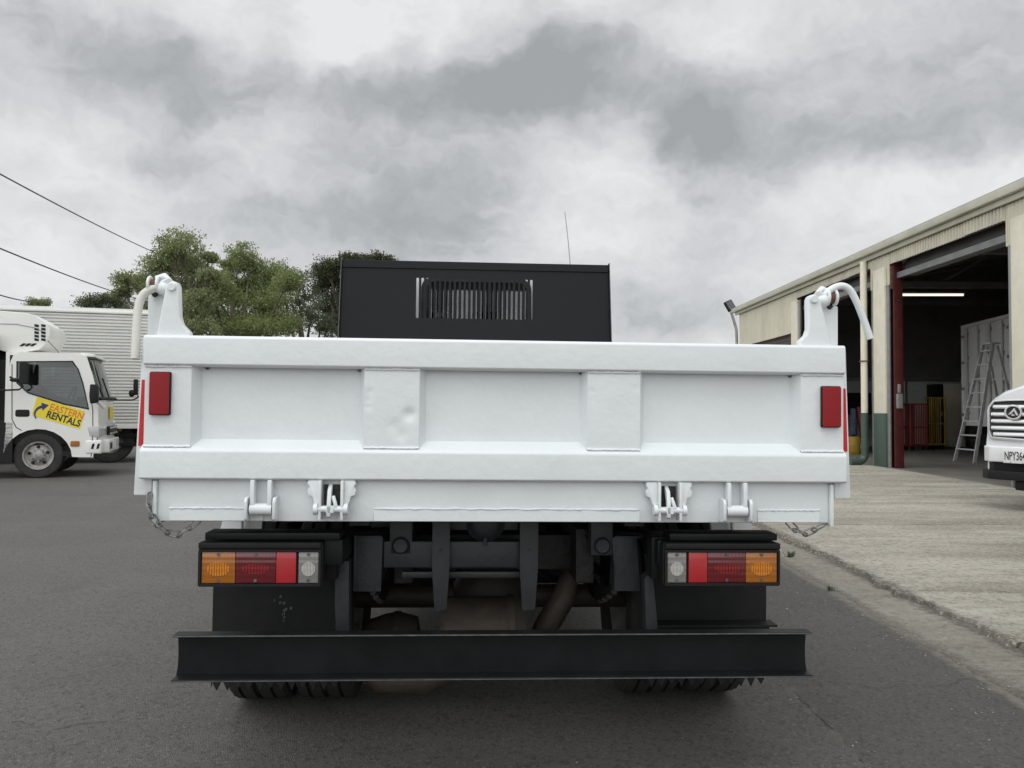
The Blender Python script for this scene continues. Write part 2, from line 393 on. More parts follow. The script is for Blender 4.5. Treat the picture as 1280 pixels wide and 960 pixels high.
# ---- tailgate hinges and latches
for xc in (-.667, .675):
    b = MB()
    for dx in (-.0235, .0235): b.box(xc + dx - .006, xc + dx + .006, -.006, .034, .800, .893)
    hg = b.build('tailgate_hinge', M['white'], truck, bevel=.003)
    b = MB(); b.tube([(xc - .030, .006, .812), (xc + .030, .006, .812)], .0165, 16); b.box(xc - .028, xc + .028, .008, .034, .796, .812)
    b.build('hinge_barrel', M['white'], hg)
    for dx in (-.0385, .0385):
        b = MB(); b.plate([(.0, .778), (-.014, .786), (-.016, .835), (-.008, .846), (.03, .846), (.03, .778)], (), 'x', xc + dx - .0045, xc + dx + .0045)
        b.build('hinge_ear', M['white'], hg, bevel=.002, seg=1)
for xc in (-.4745, .479):
    b = MB()
    for s in (-1, 1):
        b.box(xc + s * .0265, xc + s * .0345, -.012, .034, .784, .893)
        wing = [(xc + s * .0345, .893), (xc + s * .064, .893), (xc + s * .0675, .884), (xc + s * .061, .875), (xc + s * .0675, .866), (xc + s * .065, .852), (xc + s * .053, .848), (xc + s * .050, .835), (xc + s * .0345, .800)]
        b.plate(wing, (), 'y', .004, .033)
    lt = b.build('tailgate_latch', M['white'], truck, bevel=.0025)
    b = MB(); b.tube([(xc - .046, -.004, .814), (xc + .046, -.004, .814)], .0095, 14)
    for s in (-1, 1): b.tube([(xc + s * .036, -.004, .814), (xc + s * .047, -.004, .814)], .016, 12)
    b.build('latch_pin', M['white'], lt)
    b = MB(); b.box(xc - .024, xc + .024, .0235, .031, .822, .880); b.build('latch_recess', M['darkgrease'], lt)
    b = MB(); b.plate([(.02, .882), (-.004, .868), (-.016, .83), (-.016, .794), (-.004, .790), (.002, .84), (.02, .86)], (), 'x', xc - .010, xc + .001)
    b.tube([(xc + .005, .0, .85), (xc + .016, -.008, .816)], .006, 8); b.box(xc - .012, xc + .010, -.016, .006, .804, .824)
    b.build('latch_hook', M['white'], lt, bevel=.0015, seg=1)
# ---- chains
def link(c, d, up, L=.034, w=.010, r=.0028):
    d = d.normalized(); up = (up - d * up.dot(d)).normalized(); pts = []
    for i in range(16):
        a = 2 * math.pi * i / 16
        pts.append(c + d * (math.cos(a) * w + (L / 2 - w) * (1 if math.cos(a) > 0 else -1)) + up * math.sin(a) * w)
    pts.append(pts[0]); return pts
def chain(path):
    path = [Vector(p) for p in path]; m = MB()
    L = [0]
    for a, b in zip(path, path[1:]): L.append(L[-1] + (b - a).length)
    n = max(2, int(L[-1] / .0285)); 
    def pt(s):
        for i in range(len(path) - 1):
            if s <= L[i + 1]: return path[i].lerp(path[i + 1], (s - L[i]) / (L[i + 1] - L[i]))
        return path[-1]
    for i in range(n):
        s0, s1 = L[-1] * i / n, L[-1] * (i + 1) / n
        a, b = pt(s0), pt(s1)
        up = Vector((0, 1, .3)) if i % 2 else Vector((.3, .1, 1))
        m.tube(link((a + b) / 2, b - a, up, .043, .0085), .0024, 6, cap=False)
    return m.build('tailgate_chain', M['chain'], truck, smooth=60)
chain([(-.975, .02, .85), (-.975, .01, .81), (-.955, .01, .775), (-.93, .015, .748), (-.895, .02, .738), (-.862, .03, .762), (-.848, .04, .776)])
chain([(.842, .04, .776), (.857, .03, .756), (.882, .02, .745), (.91, .02, .757), (.935, .02, .77)])
# ---- load bed, headboard
b = MB(); b.box(-.955, .955, .10, 3.1, .83, .88); b.build('bed_floor', M['white'], truck)
b = MB(); b.box(-.96, .96, 3.08, 3.12, .80, 1.30); b.build('headboard', M['white'], truck, bevel=.004)
# ---- cab guard: black plate with slots, side wings and a top lip
slots = []
for i in range(24):
    xc = -.424 + i * .0329
    slots.append(rrect(xc - .0088, xc + .0088, 1.690, 1.960, .0085, 3))
b = MB(); b.plate([(-.938, 1.29), (.878, 1.29), (.850, 2.062), (-.920, 2.062)], slots, 'y', 3.16, 3.166)
gd = b.build('cab_guard', M['guard'], truck, smooth=30)
b = MB(); b.box(-.920, .850, 3.148, 3.159, 2.018, 2.068); b.box(-.920, .850, 3.158, 3.20, 2.062, 2.068); b.build('top_lip', M['guard'], gd, bevel=.002, seg=1)
for s in (-1, 1):
    xt, xb = (-.920, -.938) if s < 0 else (.850, .878)
    b = MB(); b.add([(xb, 3.135, 1.29), (xb + s * .006, 3.135, 1.29), (xt + s * .006, 3.135, 2.078), (xt, 3.135, 2.078),
                     (xb, 3.30, 1.29), (xb + s * .006, 3.30, 1.29), (xt + s * .006, 3.24, 2.07), (xt, 3.24, 2.07)],
                    [(0, 1, 2, 3), (4, 7, 6, 5), (0, 3, 7, 4), (1, 5, 6, 2), (3, 2, 6, 7), (0, 4, 5, 1)])
    b.build('side_wing', M['guard'], gd)
    b = MB(); b.add([(xb + s * .001, 3.133, 1.29), (xb + s * .006, 3.133, 1.29), (xt + s * .006, 3.133, 2.078), (xt + s * .001, 3.133, 2.078),
                     (xb + s * .001, 3.136, 1.29), (xb + s * .006, 3.136, 1.29), (xt + s * .006, 3.136, 2.078), (xt + s * .001, 3.136, 2.078)],
                    [(0, 1, 2, 3), (4, 7, 6, 5), (0, 3, 7, 4), (1, 5, 6, 2), (3, 2, 6, 7), (0, 4, 5, 1)])
    b.build('bare_edge', M['worn'], gd)
# ---- cab
cab = MB()
win = rrect(-.380, .330, 1.665, 1.985, .06, 5)
cab.plate([(-.84, .75), (.84, .75), (.82, 1.95), (.70, 2.03), (-.70, 2.03), (-.82, 1.95)], [win], 'y', 3.42, 3.45)
wind = rrect(-.74, .74, 1.30, 1.95, .06, 5)
cab.plate([(-.84, .55), (.84, .55), (.82, 1.95), (.70, 2.03), (-.70, 2.03), (-.82, 1.95)], [wind], 'y', 4.90, 4.95)
for s in (-1, 1):
    cab.plate([(3.45, .75), (4.90, .55), (4.90, 1.97), (3.45, 1.97)], [[(3.65, 1.35), (4.8, 1.25), (4.75, 1.85), (3.65, 1.85)]], 'x', s * .79, s * .83)
cab.box(-.80, .80, 3.45, 4.90, 1.985, 2.02); cab.box(-.80, .80, 3.45, 4.90, .56, .62)
cb = cab.build('cab', M['fender'], truck, smooth=30)
b = MB(); b.plate(rrect(-.412, .352, 1.650, 2.000, .07, 5), [rrect(-.368, .318, 1.675, 1.975, .05, 5)], 'y', 3.405, 3.4195)
b.build('rear_window_seal', M['rubber'], cb)
b = MB(); b.box(-.378, .328, 3.430, 3.434, 1.667, 1.983); b.build('rear_window', M['tint'], cb)
b = MB(); b.box(-.74, .74, 4.92, 4.925, 1.30, 1.95); b.build('windscreen', M['glass'], cb)
for x in (-.45, 0, .42):
    b = MB(); b.box(x - .22, x + .22, 3.65, 3.80, .95, 1.62); b.box(x - .12, x + .12, 3.66, 3.76, 1.64, 1.80); b.box(x - .22, x + .22, 3.65, 4.15, .80, .95)
    b.build('cab_seat', M['seat'], cb, bevel=.03)
b = MB(); b.box(-.78, .78, 4.6, 4.88, .9, 1.32); b.build('dashboard', M['plastic'], cb, bevel=.03)
b = MB(); b.tube([at(713, 335, 6.0), at(711.5, 315, 6.0), at(709, 290, 6.0), at(706, 265, 6.0)], [.004, .0035, .003, .0025], 6)
for i, v in enumerate(b.v): b.v[i] = tuple(TF.i @ Vector(v))
b.build('antenna', M['steel'], cb)
# ---- chassis
b = MB()
for x in (-.30, .30):
    b.box(x - .03, x + .03, .42, 4.6, .52, .70)
for y in (.55, 1.6, 2.8, 4.0): b.box(-.28, .28, y, y + .08, .54, .66)
ch = b.build('chassis', M['darkgrease'], truck, bevel=.004)
b = MB()
for x in (-.42, .42): b.box(x - .03, x + .03, .2, 3.0, .74, .83)
for i in range(7): b.box(-.93, .93, .35 + i * .4, .41 + i * .4, .79, .829)
b.build('bed_subframe', M['darkgrease'], truck)
# hinge blocks of the tipping bed
for x in (-.302, .337):
    b = MB(); b.plate([(x - .036, .775), (x + .036, .775), (x + .036, .632), (x - .036, .632)], (), 'y', .30, .36)
    hb = b.build('tipping_hinge', M['chassis'], truck, bevel=.006)
    b = MB(); b.lathe([(.30, .0), (.285, .0), (.283, .021), (.290, .026), (.302, .027)], (x, 0, .665), 'y', 20); b.build('hinge_pin_cap', M['chassis'], hb)
b = MB(); b.box(-.355, .131, .30, .36, .594, .676); b.box(-.15, .07, .315, .36, .71, .742); b.box(-.30, .131, .33, .36, .555, .575)
cm = b.build('cross_member', M['chassis'], truck, bevel=.004)
for x0, x1 in ((-.203, -.147), (.072, .131)):
    b = MB(); b.plate([(x0, .775), (x1, .775), (x1, .60), (x1 - .008, .468), (x0 + .010, .463), (x0, .60)], (), 'y', .275, .296)
    t = b.build('tow_bracket', M['chassis'], truck, bevel=.003)
    k = MB(); k.tube([((x0 + x1) / 2, .273, .655), ((x0 + x1) / 2, .28, .655)], .005, 8); k.build('bolt_hole', M['darkgrease'], t)
b = MB(); b.lathe([(.345, .055), (.31, .062), (.30, .050), (.29, .046), (.28, .030), (.275, 0)], (-.036, 0, .735), 'y', 28); b.tube([(-.036, .30, .70), (-.036, .30, .665)], .007, 8)
b.build('hoist_boss', M['chassis'], truck)
for s, xs in ((-1, (-.445, -.362)), (1, (.382, .462))):
    x0, x1 = xs; d = .012 if s > 0 else -.004
    b = MB(); b.plate([(x0 - d, .690), (x1 - d, .690), (x1, .519), (x0, .519)], (), 'y', .30, .312)
    b.box(x0 - .004, x0 + .004, .30, .38, .519, .695); b.box(x0, x1, .30, .38, .686, .694)
    b.build('frame_end_bracket', M['chassis'], truck, bevel=.003)
    b = MB()
    if s < 0: b.plate([(-.497, .63), (-.455, .625), (-.450, .40), (-.49, .39), (-.496, .50)], (), 'y', .24, .30)
    else: b.plate([(.462, .57), (.475, .585), (.49, .57), (.503, .44), (.505, .40), (.468, .40)], (), 'y', .24, .30)
    b.build('bumper_stay', M['chassis'], truck, bevel=.003)
# dark clutter above the axle: springs, brackets, lines
for x in (-.40, .40):
    b = MB()
    for k in range(5):
        L = .62 - k * .09; b.tube([(x, .95 + L * (i / 6 * 2 - 1), .43 - .012 * k + .10 * (i / 6 * 2 - 1) ** 2 * (L / .62) ** 2) for i in range(7)], .011, 6)
    b.build('leaf_spring', M['darkgrease'], truck)
b = MB(); b.tube([(-.75, .95, .36), (.75, .95, .36)], .045, 14); b.ball((.0, .95, .36), .15, 10, (1, .95, 1))
b.build('rear_axle', M['brown'], truck)
b = MB(); b.lathe([(-.18, .0), (-.18, .115), (-.165, .13), (.05, .13), (.055, .135), (.075, .135), (.08, .13), (.115, .11), (.115, 0)], (0, .62, .30), 'x', 28)
b.build('differential_cover', M['brown'], truck)
b = MB(); b.lathe([(-.48, 0), (-.48, .05), (-.45, .085), (-.39, .105), (-.36, .11), (-.355, .115), (-.335, .115), (-.33, .11), (-.27, .095), (-.25, 0)], (0, .78, .225), 'x', 24)
b.tube([(-.46, .76, .16), (-.40, .74, .11), (-.25, .74, .10), (-.14, .78, .12)], [.045, .055, .055, .04], 14)
b.build('muffler', M['brown'], truck)
b = MB(); b.tube([(.30, .75, .50), (.27, .7, .42), (.20, .7, .30), (.16, .75, .22)], [.03, .045, .045, .03], 12)
b.build('exhaust_pipe', M['brown'], truck)
b = MB()
random.seed(3)
for k in range(16):
    x = random.uniform(-.25, .42); z = random.uniform(.45, .72); y = random.uniform(.7, 1.4)
    b.tube(spline([(x, y, z), (x + random.uniform(-.15, .15), y + .1, z - .08), (x + random.uniform(-.2, .2), y + .2, z + random.uniform(-.1, .1))], 4), random.uniform(.006, .014), 6)
for k in range(9):
    x = random.uniform(-.3, .42); z = random.uniform(.42, .70); y = random.uniform(.8, 1.5); b.box(x, x + random.uniform(.03, .09), y, y + .08, z, z + random.uniform(.03, .08))
b.build('hydraulic_lines', M['darkgrease'], truck)
b = MB(); b.box(-.20, .20, 1.6, 2.2, .40, .72); b.box(-.55, .45, 2.4, 3.2, .35, .70); b.build('gearbox', M['darkgrease'], truck, bevel=.03)
b = MB(); b.box(-.62, -.02, 1.7, 2.3, .17, .52); b.box(.1, .62, 1.9, 2.5, .2, .5); b.build('dark_filler_box', M['plastic'], truck, bevel=.04)  # near-black boxes added to darken the view past the muffler
b = MB(); b.tube([(0, 1.05, .36), (0, 2.6, .50)], .04, 12); b.build('drive_shaft', M['darkgrease'], truck)
# ---- tail lights
def cluster(s):
    cx = -.6775 if s < 0 else .651
    x0, x1 = cx - .1745, cx + .1725
    b = MB(); b.plate(rrect(x0, x1, .587, .712, .008), (), 'y', .062, .13)
    b.box(x0 + .004, x1 - .004, .045, .075, .697, .712)
    t = b.build('tail_light', M['plastic'], truck, bevel=.004)
    b = MB(); b.plate(rrect(x0 + .003, x1 - .003, .589, .6935, .006), [rrect(x0 + .0105, x1 - .0095, .5965, .6865, .003)], 'y', .048, .064)
    b.build('light_frame', M['plastic'], t, bevel=.0015, seg=1)
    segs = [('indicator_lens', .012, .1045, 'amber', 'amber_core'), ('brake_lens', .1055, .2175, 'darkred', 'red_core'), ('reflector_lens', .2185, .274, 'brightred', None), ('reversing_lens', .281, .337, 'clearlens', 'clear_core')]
    for nm, a, c, mt, core in segs:
        if s > 0: a, c = .3475 - c, .3475 - a
        L = MB(); L.box(x0 + a, x0 + c, .052, .066, .598, .685)
        l = L.build(nm, M[mt], t, bevel=.002)
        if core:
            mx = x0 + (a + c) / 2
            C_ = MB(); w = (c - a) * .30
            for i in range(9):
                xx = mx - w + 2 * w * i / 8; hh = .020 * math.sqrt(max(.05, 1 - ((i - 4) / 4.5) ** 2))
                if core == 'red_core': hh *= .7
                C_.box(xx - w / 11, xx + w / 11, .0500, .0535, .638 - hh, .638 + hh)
            C_.build('painted_glow_ribs', M[core], l)  # ribs in a brighter colour, painting the glow inside the lens
            for zz in (.606, .679):
                S = MB(); S.tube([(mx, .049, zz), (mx, .054, zz)], .0045, 8); S.build('lens_screw', M['worn'], l)
    # mounting shelf
    b = MB()
    if s < 0: b.box(-.84, -.46, .075, .16, .716, .736); b.box(-.83, -.455, .10, .30, .640, .712)
    else: b.box(.50, .822, .075, .16, .716, .736); b.box(.47, .81, .10, .30, .640, .712)
    b.box(cx - .16 - s * .03, cx + .17 - s * .03, .14, .20, .59, .715)
    b.tube([(-s * -.60, .30, .69), (-s * -.30, .40, .69)], .02, 8)
    b.build('light_bracket', M['black'], truck, bevel=.003)
cluster(-1); cluster(1)
# ---- bumper
b = MB()
def web():
    p = [(-.900, .458)]
    for i in range(9):
        a = i / 8; p.append((-.911 + .005 * math.sin(math.pi * a) ** .5, .452 - .115 * a))
    q = [(-x, z) for x, z in p[1:]]
    return [(-.911, .456)] + p[1:] + [(-.911, .332), (.911, .332)] + list(reversed(q)) + [(.911, .456)]
b.plate(web(), (), 'y', .075, .083)
bmp = b.build('rear_bumper', M['black'], truck, smooth=30)
b = MB(); b.box(-.909, .909, .030, .0745, .4525, .4585); b.box(-.909, .909, .024, .0745, .331, .3375); b.build('bumper_flange', M['black'], bmp, bevel=.0015, seg=1)
b = MB(); b.box(-.908, .908, .0285, .0297, .4545, .4578); b.box(-.908, .908, .0225, .0237, .3325, .3350); b.build('worn_flange_edge', M['worn'], bmp)
# ---- mud flaps
for s in (-1, 1):
    x0, x1 = (-.92, -.505) if s < 0 else (.515, .925)
    b = MB(); p = [(x0, .50), (x0 + .012, .56), (x1, .56)]
    teeth = []
    n = 12
    p += [(x1, .215)]
    tx = [(x1 + (x0 - x1) * i / n) for i in range(n + 1)]
    for i in range(n):
        a, c = tx[i], tx[i + 1]
        p += [(a, .205), ((a + c) / 2, .168 if i % 3 else .175)]
    p += [(x0, .205), (x0, .180), (x0 - s * 0, .20)]
    b.plate(p, (), 'y', .44, .452)
    fl = b.build('mud_flap', M['flap'], truck)
    b = MB(); b.box(x0 + .02, x1, .42, .439, .545, .565); b.build('flap_clamp', M['black'], fl)
    if s > 0:
        b = MB(); b.box(x0, x1 + .012, .37, .44, .385, .392); b.build('flap_fold', M['flap'], fl)
        b = MB(); b.box(x0, x1 - .004, .40, .436, .35, .384); b.build('flap_stiffener', M['flap'], fl)
    b = MB(); x0, x1 = (-.955, -.80) if s < 0 else (.775, .925)
    b.add([(x0 - (.0), .56, .60), (x1, .56, .60), (x1, .60, .76), (x0 + (.03 if s < 0 else 0), .60, .76), (x0, .58, .60), (x1, .58, .60), (x1, .62, .76), (x0 + (.03 if s < 0 else 0), .62, .76)],
          [(0, 1, 2, 3), (4, 7, 6, 5), (0, 3, 7, 4), (1, 5, 6, 2), (3, 2, 6, 7), (0, 4, 5, 1)])
    xm = (-.862 if s < 0 else .845); b.box(xm - .004, xm + .004, .545, .57, .60, .76)
    b.build('rear_mudguard', M['fender'], truck, bevel=.004)
# scrape mark on left flap
b = MB()
for k in range(14):
    x = -.70 + random.gauss(0, .012); z = .43 + random.gauss(0, .022); b.box(x, x + .006 * random.random() + .002, .4385, .4399, z, z + .008)
b.build('scrape_mark', M['worn'], fl)
# ---- wheels
def wheel_meshes():
    rad, w = .365, .205
    prof = [(-w * .42, .20), (-w * .5, .25), (-w * .52, .30), (-w * .50, rad - .018), (-w * .44, rad - .003), (-w * .30, rad), (-w * .29, rad - .012), (-w * .25, rad - .012), (-w * .24, rad), (-w * .05, rad), (-w * .04, rad - .012), (w * .04, rad - .012), (w * .05, rad), (w * .24, rad), (w * .25, rad - .012), (w * .29, rad - .012), (w * .30, rad), (w * .44, rad - .003), (w * .50, rad - .018), (w * .52, .30), (w * .5, .25), (w * .42, .20)]
    def mod(j, k):
        if j in (3, 4, 17, 18): return 1.0 if (k // 2) % 2 else .988
        return 1
    t = MB(); t.lathe(prof, (0, 0, 0), 'x', 160, mod)
    r = MB(); r.lathe([(-w * .42, .205), (-w * .40, .19), (-.02, .17), (0, .10), (.02, 0)], (0, 0, 0), 'x', 32); r.lathe([(w * .42, .205), (w * .40, .19), (.03, .17), (.01, .10), (.0, .05)], (0, 0, 0), 'x', 32)
    return t, r
first = None
for x, y in ((-.835, .93), (-.595, .93), (.595, .93), (.835, .93), (-.78, 4.3), (.78, 4.3)):
    if first is None:
        t, r = wheel_meshes()
        e = bpy.data.objects.new('wheel', None); COL.objects.link(e); e.parent = truck
        ty = t.build('tyre', M['tyre'], e, smooth=25); rm = r.build('rim', M['rim'], e); first = (ty, rm)
    else:
        e = bpy.data.objects.new('wheel', None); COL.objects.link(e); e.parent = truck
        for q in first:
            c = q.copy(); COL.objects.link(c); c.parent = e
    e.location = (x, y, .365 + .007 * (x + 0))

# ================================================================== GROUND
def ground_mat(name, base, dark, light, kind):
    m = bpy.data.materials.new(name); m.use_nodes = True; nt = m.node_tree; N = nt.nodes; L = nt.links; b = N['Principled BSDF']
    geo = N.new('ShaderNodeNewGeometry')
    def noise_(scale, detail=6, rough=.6, vec=None, dist=0):
        n = N.new('ShaderNodeTexNoise'); n.inputs['Scale'].default_value = scale; n.inputs['Detail'].default_value = detail
        n.inputs['Roughness'].default_value = rough; n.inputs['Distortion'].default_value = dist
        L.new(vec or geo.outputs['Position'], n.inputs['Vector']); return n.outputs['Fac']
    def rng(s, a, c, lo=0., hi=1.):
        r = N.new('ShaderNodeMapRange'); r.inputs[1].default_value = a; r.inputs[2].default_value = c; r.inputs[3].default_value = lo; r.inputs[4].default_value = hi
        L.new(s, r.inputs[0]); return r.outputs[0]
    def mix(f, a, c):
        x = N.new('ShaderNodeMix'); x.data_type = 'RGBA'
        L.new(f, x.inputs[0])
        for k, q in ((6, a), (7, c)):
            if isinstance(q, tuple): x.inputs[k].default_value = (*q, 1)
            else: L.new(q, x.inputs[k])
        return x.outputs[2]
    def math_(op, a, c):
        x = N.new('ShaderNodeMath'); x.operation = op; x.use_clamp = (op == 'MULTIPLY')
        for k, q in ((0, a), (1, c)):
            if isinstance(q, (int, float)): x.inputs[k].default_value = q
            else: L.new(q, x.inputs[k])
        return x.outputs[0]
    def mapped(sx, sy):
        mp = N.new('ShaderNodeMapping'); mp.inputs['Scale'].default_value = (sx, sy, 1); L.new(geo.outputs['Position'], mp.inputs[0]); return mp.outputs[0]
    col = mix(rng(noise_(.55, 8, .65), .36, .64), dark, base)
    if kind == 'asphalt':
        col = mix(math_('MULTIPLY', rng(noise_(1.0, 7, .7, mapped(.35, 1.3)), .50, .72), .55), col, light)      # worn paler patches
        col = mix(math_('MULTIPLY', rng(noise_(1.7, 5, .6, None, .8), .60, .72), .40), col, (.085, .080, .073))      # oil and tyre stains
        vo = N.new('ShaderNodeTexVoronoi'); vo.inputs['Scale'].default_value = 85; L.new(geo.outputs['Position'], vo.inputs['Vector'])
        sep = N.new('ShaderNodeSeparateColor'); L.new(vo.outputs['Color'], sep.inputs[0])
        stone = math_('MULTIPLY', rng(sep.outputs[0], .62, .95), rng(vo.outputs['Distance'], .55, .25))
        col = mix(math_('MULTIPLY', stone, .8), col, (.27, .25, .22))
        col = mix(math_('MULTIPLY', rng(sep.outputs[1], .70, .95), .55), col, (.040, .038, .035))                                        # exposed aggregate
        vo2 = N.new('ShaderNodeTexVoronoi'); vo2.inputs['Scale'].default_value = 260; L.new(geo.outputs['Position'], vo2.inputs['Vector'])
        col = mix(math_('MULTIPLY', rng(vo2.outputs['Distance'], .3, .6), .35), col, (.012, .012, .012))
        # hairline cracks
        wn = N.new('ShaderNodeTexNoise'); wn.inputs['Scale'].default_value = 2.2; wn.inputs['Detail'].default_value = 6; L.new(geo.outputs['Position'], wn.inputs['Vector'])
        add = N.new('ShaderNodeMixRGB'); add.blend_type = 'ADD'; add.inputs[0].default_value = .55; L.new(geo.outputs['Position'], add.inputs[1]); L.new(wn.outputs['Color'], add.inputs[2])
        vc = N.new('ShaderNodeTexVoronoi'); vc.feature = 'DISTANCE_TO_EDGE'; vc.inputs['Scale'].default_value = .75; L.new(add.outputs[0], vc.inputs['Vector'])
        crack = math_('MULTIPLY', rng(vc.outputs['Distance'], .006, .0015), rng(noise_(.9, 4, .6), .53, .60))
        col = mix(math_('MULTIPLY', crack, .5), col, (.018, .017, .016))
        # the long seam in front of the driveway
        sp = N.new('ShaderNodeSeparateXYZ'); L.new(geo.outputs['Position'], sp.inputs[0])
        wob = math_('MULTIPLY', math_('SUBTRACT', noise_(6, 6, .7), .5), .06)
        sx = N.new('ShaderNodeMath'); sx.operation = 'SUBTRACT'; L.new(sp.outputs[0], sx.inputs[0]); sx.inputs[1].default_value = 1.10
        s2 = N.new('ShaderNodeMath'); s2.operation = 'ADD'; L.new(sx.outputs[0], s2.inputs[0])
        wv = N.new('ShaderNodeMath'); wv.operation = 'MULTIPLY_ADD'; L.new(noise_(6, 6, .7), wv.inputs[0]); wv.inputs[1].default_value = .07; wv.inputs[2].default_value = -.035
        L.new(wv.outputs[0], s2.inputs[1])
        ab = N.new('ShaderNodeMath'); ab.operation = 'ABSOLUTE'; L.new(s2.outputs[0], ab.inputs[0])
        seam = rng(ab.outputs[0], .007, .002)
        col = mix(math_('MULTIPLY', seam, rng(noise_(7, 3), .42, .55)), col, (.02, .019, .018))
        side = rng(s2.outputs[0], -.004, .004)
        col = mix(math_('MULTIPLY', side, .22), col, (.03, .03, .031))       # newer, slightly darker mat on the driveway side
        dirt = rng(ab.outputs[0], .03, .0); col = mix(math_('MULTIPLY', math_('MULTIPLY', dirt, rng(noise_(9, 4), .52, .62)), .5), col, (.20, .18, .14))
        edge = rng(sp.outputs[0], 1.70, 1.93); nn = noise_(16, 8, .78)
        es = N.new('ShaderNodeMath'); es.operation = 'ADD'; L.new(edge, es.inputs[0]); L.new(nn, es.inputs[1])
        col = mix(math_('MULTIPLY', rng(es.outputs[0], 1.28, 1.50), .7), col, (.24, .225, .19))
        b.inputs['Roughness'].default_value = .72
        h = math_('ADD', noise_(70, 4), math_('MULTIPLY', vo2.outputs['Distance'], .8)); st, di = .8, .008
    else:
        col = mix(math_('MULTIPLY', rng(noise_(.8, 9, .72, mapped(.45, 1.6)), .42, .66), .8), col, light)
        col = mix(math_('MULTIPLY', rng(noise_(1.1, 8, .75, mapped(.3, 2.2), 1.2), .54, .70), .75), col, (.10, .088, .066))
        col = mix(math_('MULTIPLY', rng(noise_(20, 6, .85), .49, .62), .75), col, (.15, .135, .108))
        if kind == 'slab':
            sgs = N.new('ShaderNodeSeparateXYZ'); L.new(geo.outputs['Position'], sgs.inputs[0])
            es_ = N.new('ShaderNodeMath'); es_.operation = 'ADD'; L.new(rng(sgs.outputs[0], 2.48, 2.28), es_.inputs[0]); L.new(noise_(13, 8, .78), es_.inputs[1])
            col = mix(math_('MULTIPLY', rng(es_.outputs[0], 1.12, 1.40), .8), col, (.10, .088, .068))
            col = mix(math_('MULTIPLY', rng(noise_(2.6, 9, .8, mapped(.6, 1.3), .6), .50, .68), .6), col, (.16, .145, .115))
            col = mix(math_('MULTIPLY', rng(noise_(.45, 5, .6, mapped(.5, 1.6)), .48, .62), .45), col, (.20, .175, .135))
        else:
            sg_ = N.new('ShaderNodeSeparateXYZ'); L.new(geo.outputs['Position'], sg_.inputs[0])
            e0 = rng(sg_.outputs[0], 2.12, 1.93); e1 = N.new('ShaderNodeMath'); e1.operation = 'ADD'; L.new(e0, e1.inputs[0]); L.new(noise_(11, 8, .75), e1.inputs[1])
            col = mix(math_('MULTIPLY', rng(e1.outputs[0], 1.05, 1.35), .55), col, (.11, .102, .088))
            e2 = rng(sg_.outputs[0], 2.06, 2.27); e3 = N.new('ShaderNodeMath'); e3.operation = 'ADD'; L.new(e2, e3.inputs[0]); L.new(noise_(14, 8, .75), e3.inputs[1])
            col = mix(math_('MULTIPLY', rng(e3.outputs[0], 1.25, 1.50), .75), col, (.085, .075, .060))
        col = mix(math_('MULTIPLY', rng(noise_(42, 4, .85), .53, .62), .75 if kind == 'slab' else .25), col, (.58, .54, .46))
        # slab joints
        sp = N.new('ShaderNodeSeparateXYZ'); L.new(geo.outputs['Position'], sp.inputs[0])
        pp = N.new('ShaderNodeMath'); pp.operation = 'PINGPONG'; L.new(sp.outputs[1], pp.inputs[0]); pp.inputs[1].default_value = 1.9
        if kind == 'slab': col = mix(math_('MULTIPLY', rng(pp.outputs[0], .014, .004), rng(noise_(3, 4), .35, .5)), col, (.06, .052, .04))
        b.inputs['Roughness'].default_value = .85
        h = math_('ADD', noise_(38, 8, .8), math_('MULTIPLY', noise_(9, 5), .9)); st, di = .9, .018
    bp = N.new('ShaderNodeBump'); bp.inputs['Strength'].default_value = st; bp.inputs['Distance'].default_value = di
    L.new(h, bp.inputs['Height']); L.new(bp.outputs[0], b.inputs['Normal']); L.new(col, b.inputs['Base Color'])
    return m
M['asphalt'] = ground_mat('asphalt', (.168, .158, .144), (.132, .125, .115), (.215, .203, .185), 'asphalt')
M['slab'] = ground_mat('concrete_yard', (.46, .425, .36), (.27, .245, .20), (.59, .56, .485), 'slab')
M['gutter'] = ground_mat('gutter_concrete', (.30, .275, .23), (.20, .183, .15), (.38, .355, .30), 'gutter')
M['floor'] = mat('workshop_floor', (.20, .19, .165), .55, bump=.2, bscale=20, var=.25, vscale=1.2)

b = MB(); b.add([(-400, -200, 0), (400, -200, 0), (400, 600, 0), (-400, 600, 0)], [(0, 1, 2, 3)]); struct(b.build('ground', M['asphalt'], smooth=0))
def strip(name, xf, mt):
    """a lengthwise concrete strip whose edges wander a little; xf: list of (x, z, wobble)"""
    g = MB(); ys = [-3 + .03 * i for i in range(int(12 / .03))] + [9 + .1 * i for i in range(211)]
    n = len(xf)
    for y in ys:
        for (x, z, w) in xf:
            g.v.append((x + w * (noise.noise((y * 1.1, x * 3, 0)) + .6 * noise.noise((y * 6, x, 5)) + .35 * noise.noise((y * 15, x, 9)) + .4 * noise.noise((y * 37, x, 4))), y, z + (w * .08 * noise.noise((y * 5, x, 2)) if z > .004 else 0)))
    for i in range(len(ys) - 1):
        for k in range(n - 1): g.f.append([i * n + k, i * n + k + 1, (i + 1) * n + k + 1, (i + 1) * n + k]); g.mi.append(0)
    return struct(g.build(name, mt, smooth=60))
strip('kerb_channel', [(1.93, -.01, .045), (1.945, .006, .045), (2.02, .008, .02), (2.15, .012, 0), (2.36, .020, 0)], M['gutter'])
strip('driveway', [(2.268, .006, .085), (2.290, .040, .075), (2.6, .046, 0), (4.5, .055, 0), (6.70, .060, 0)], M['slab'])
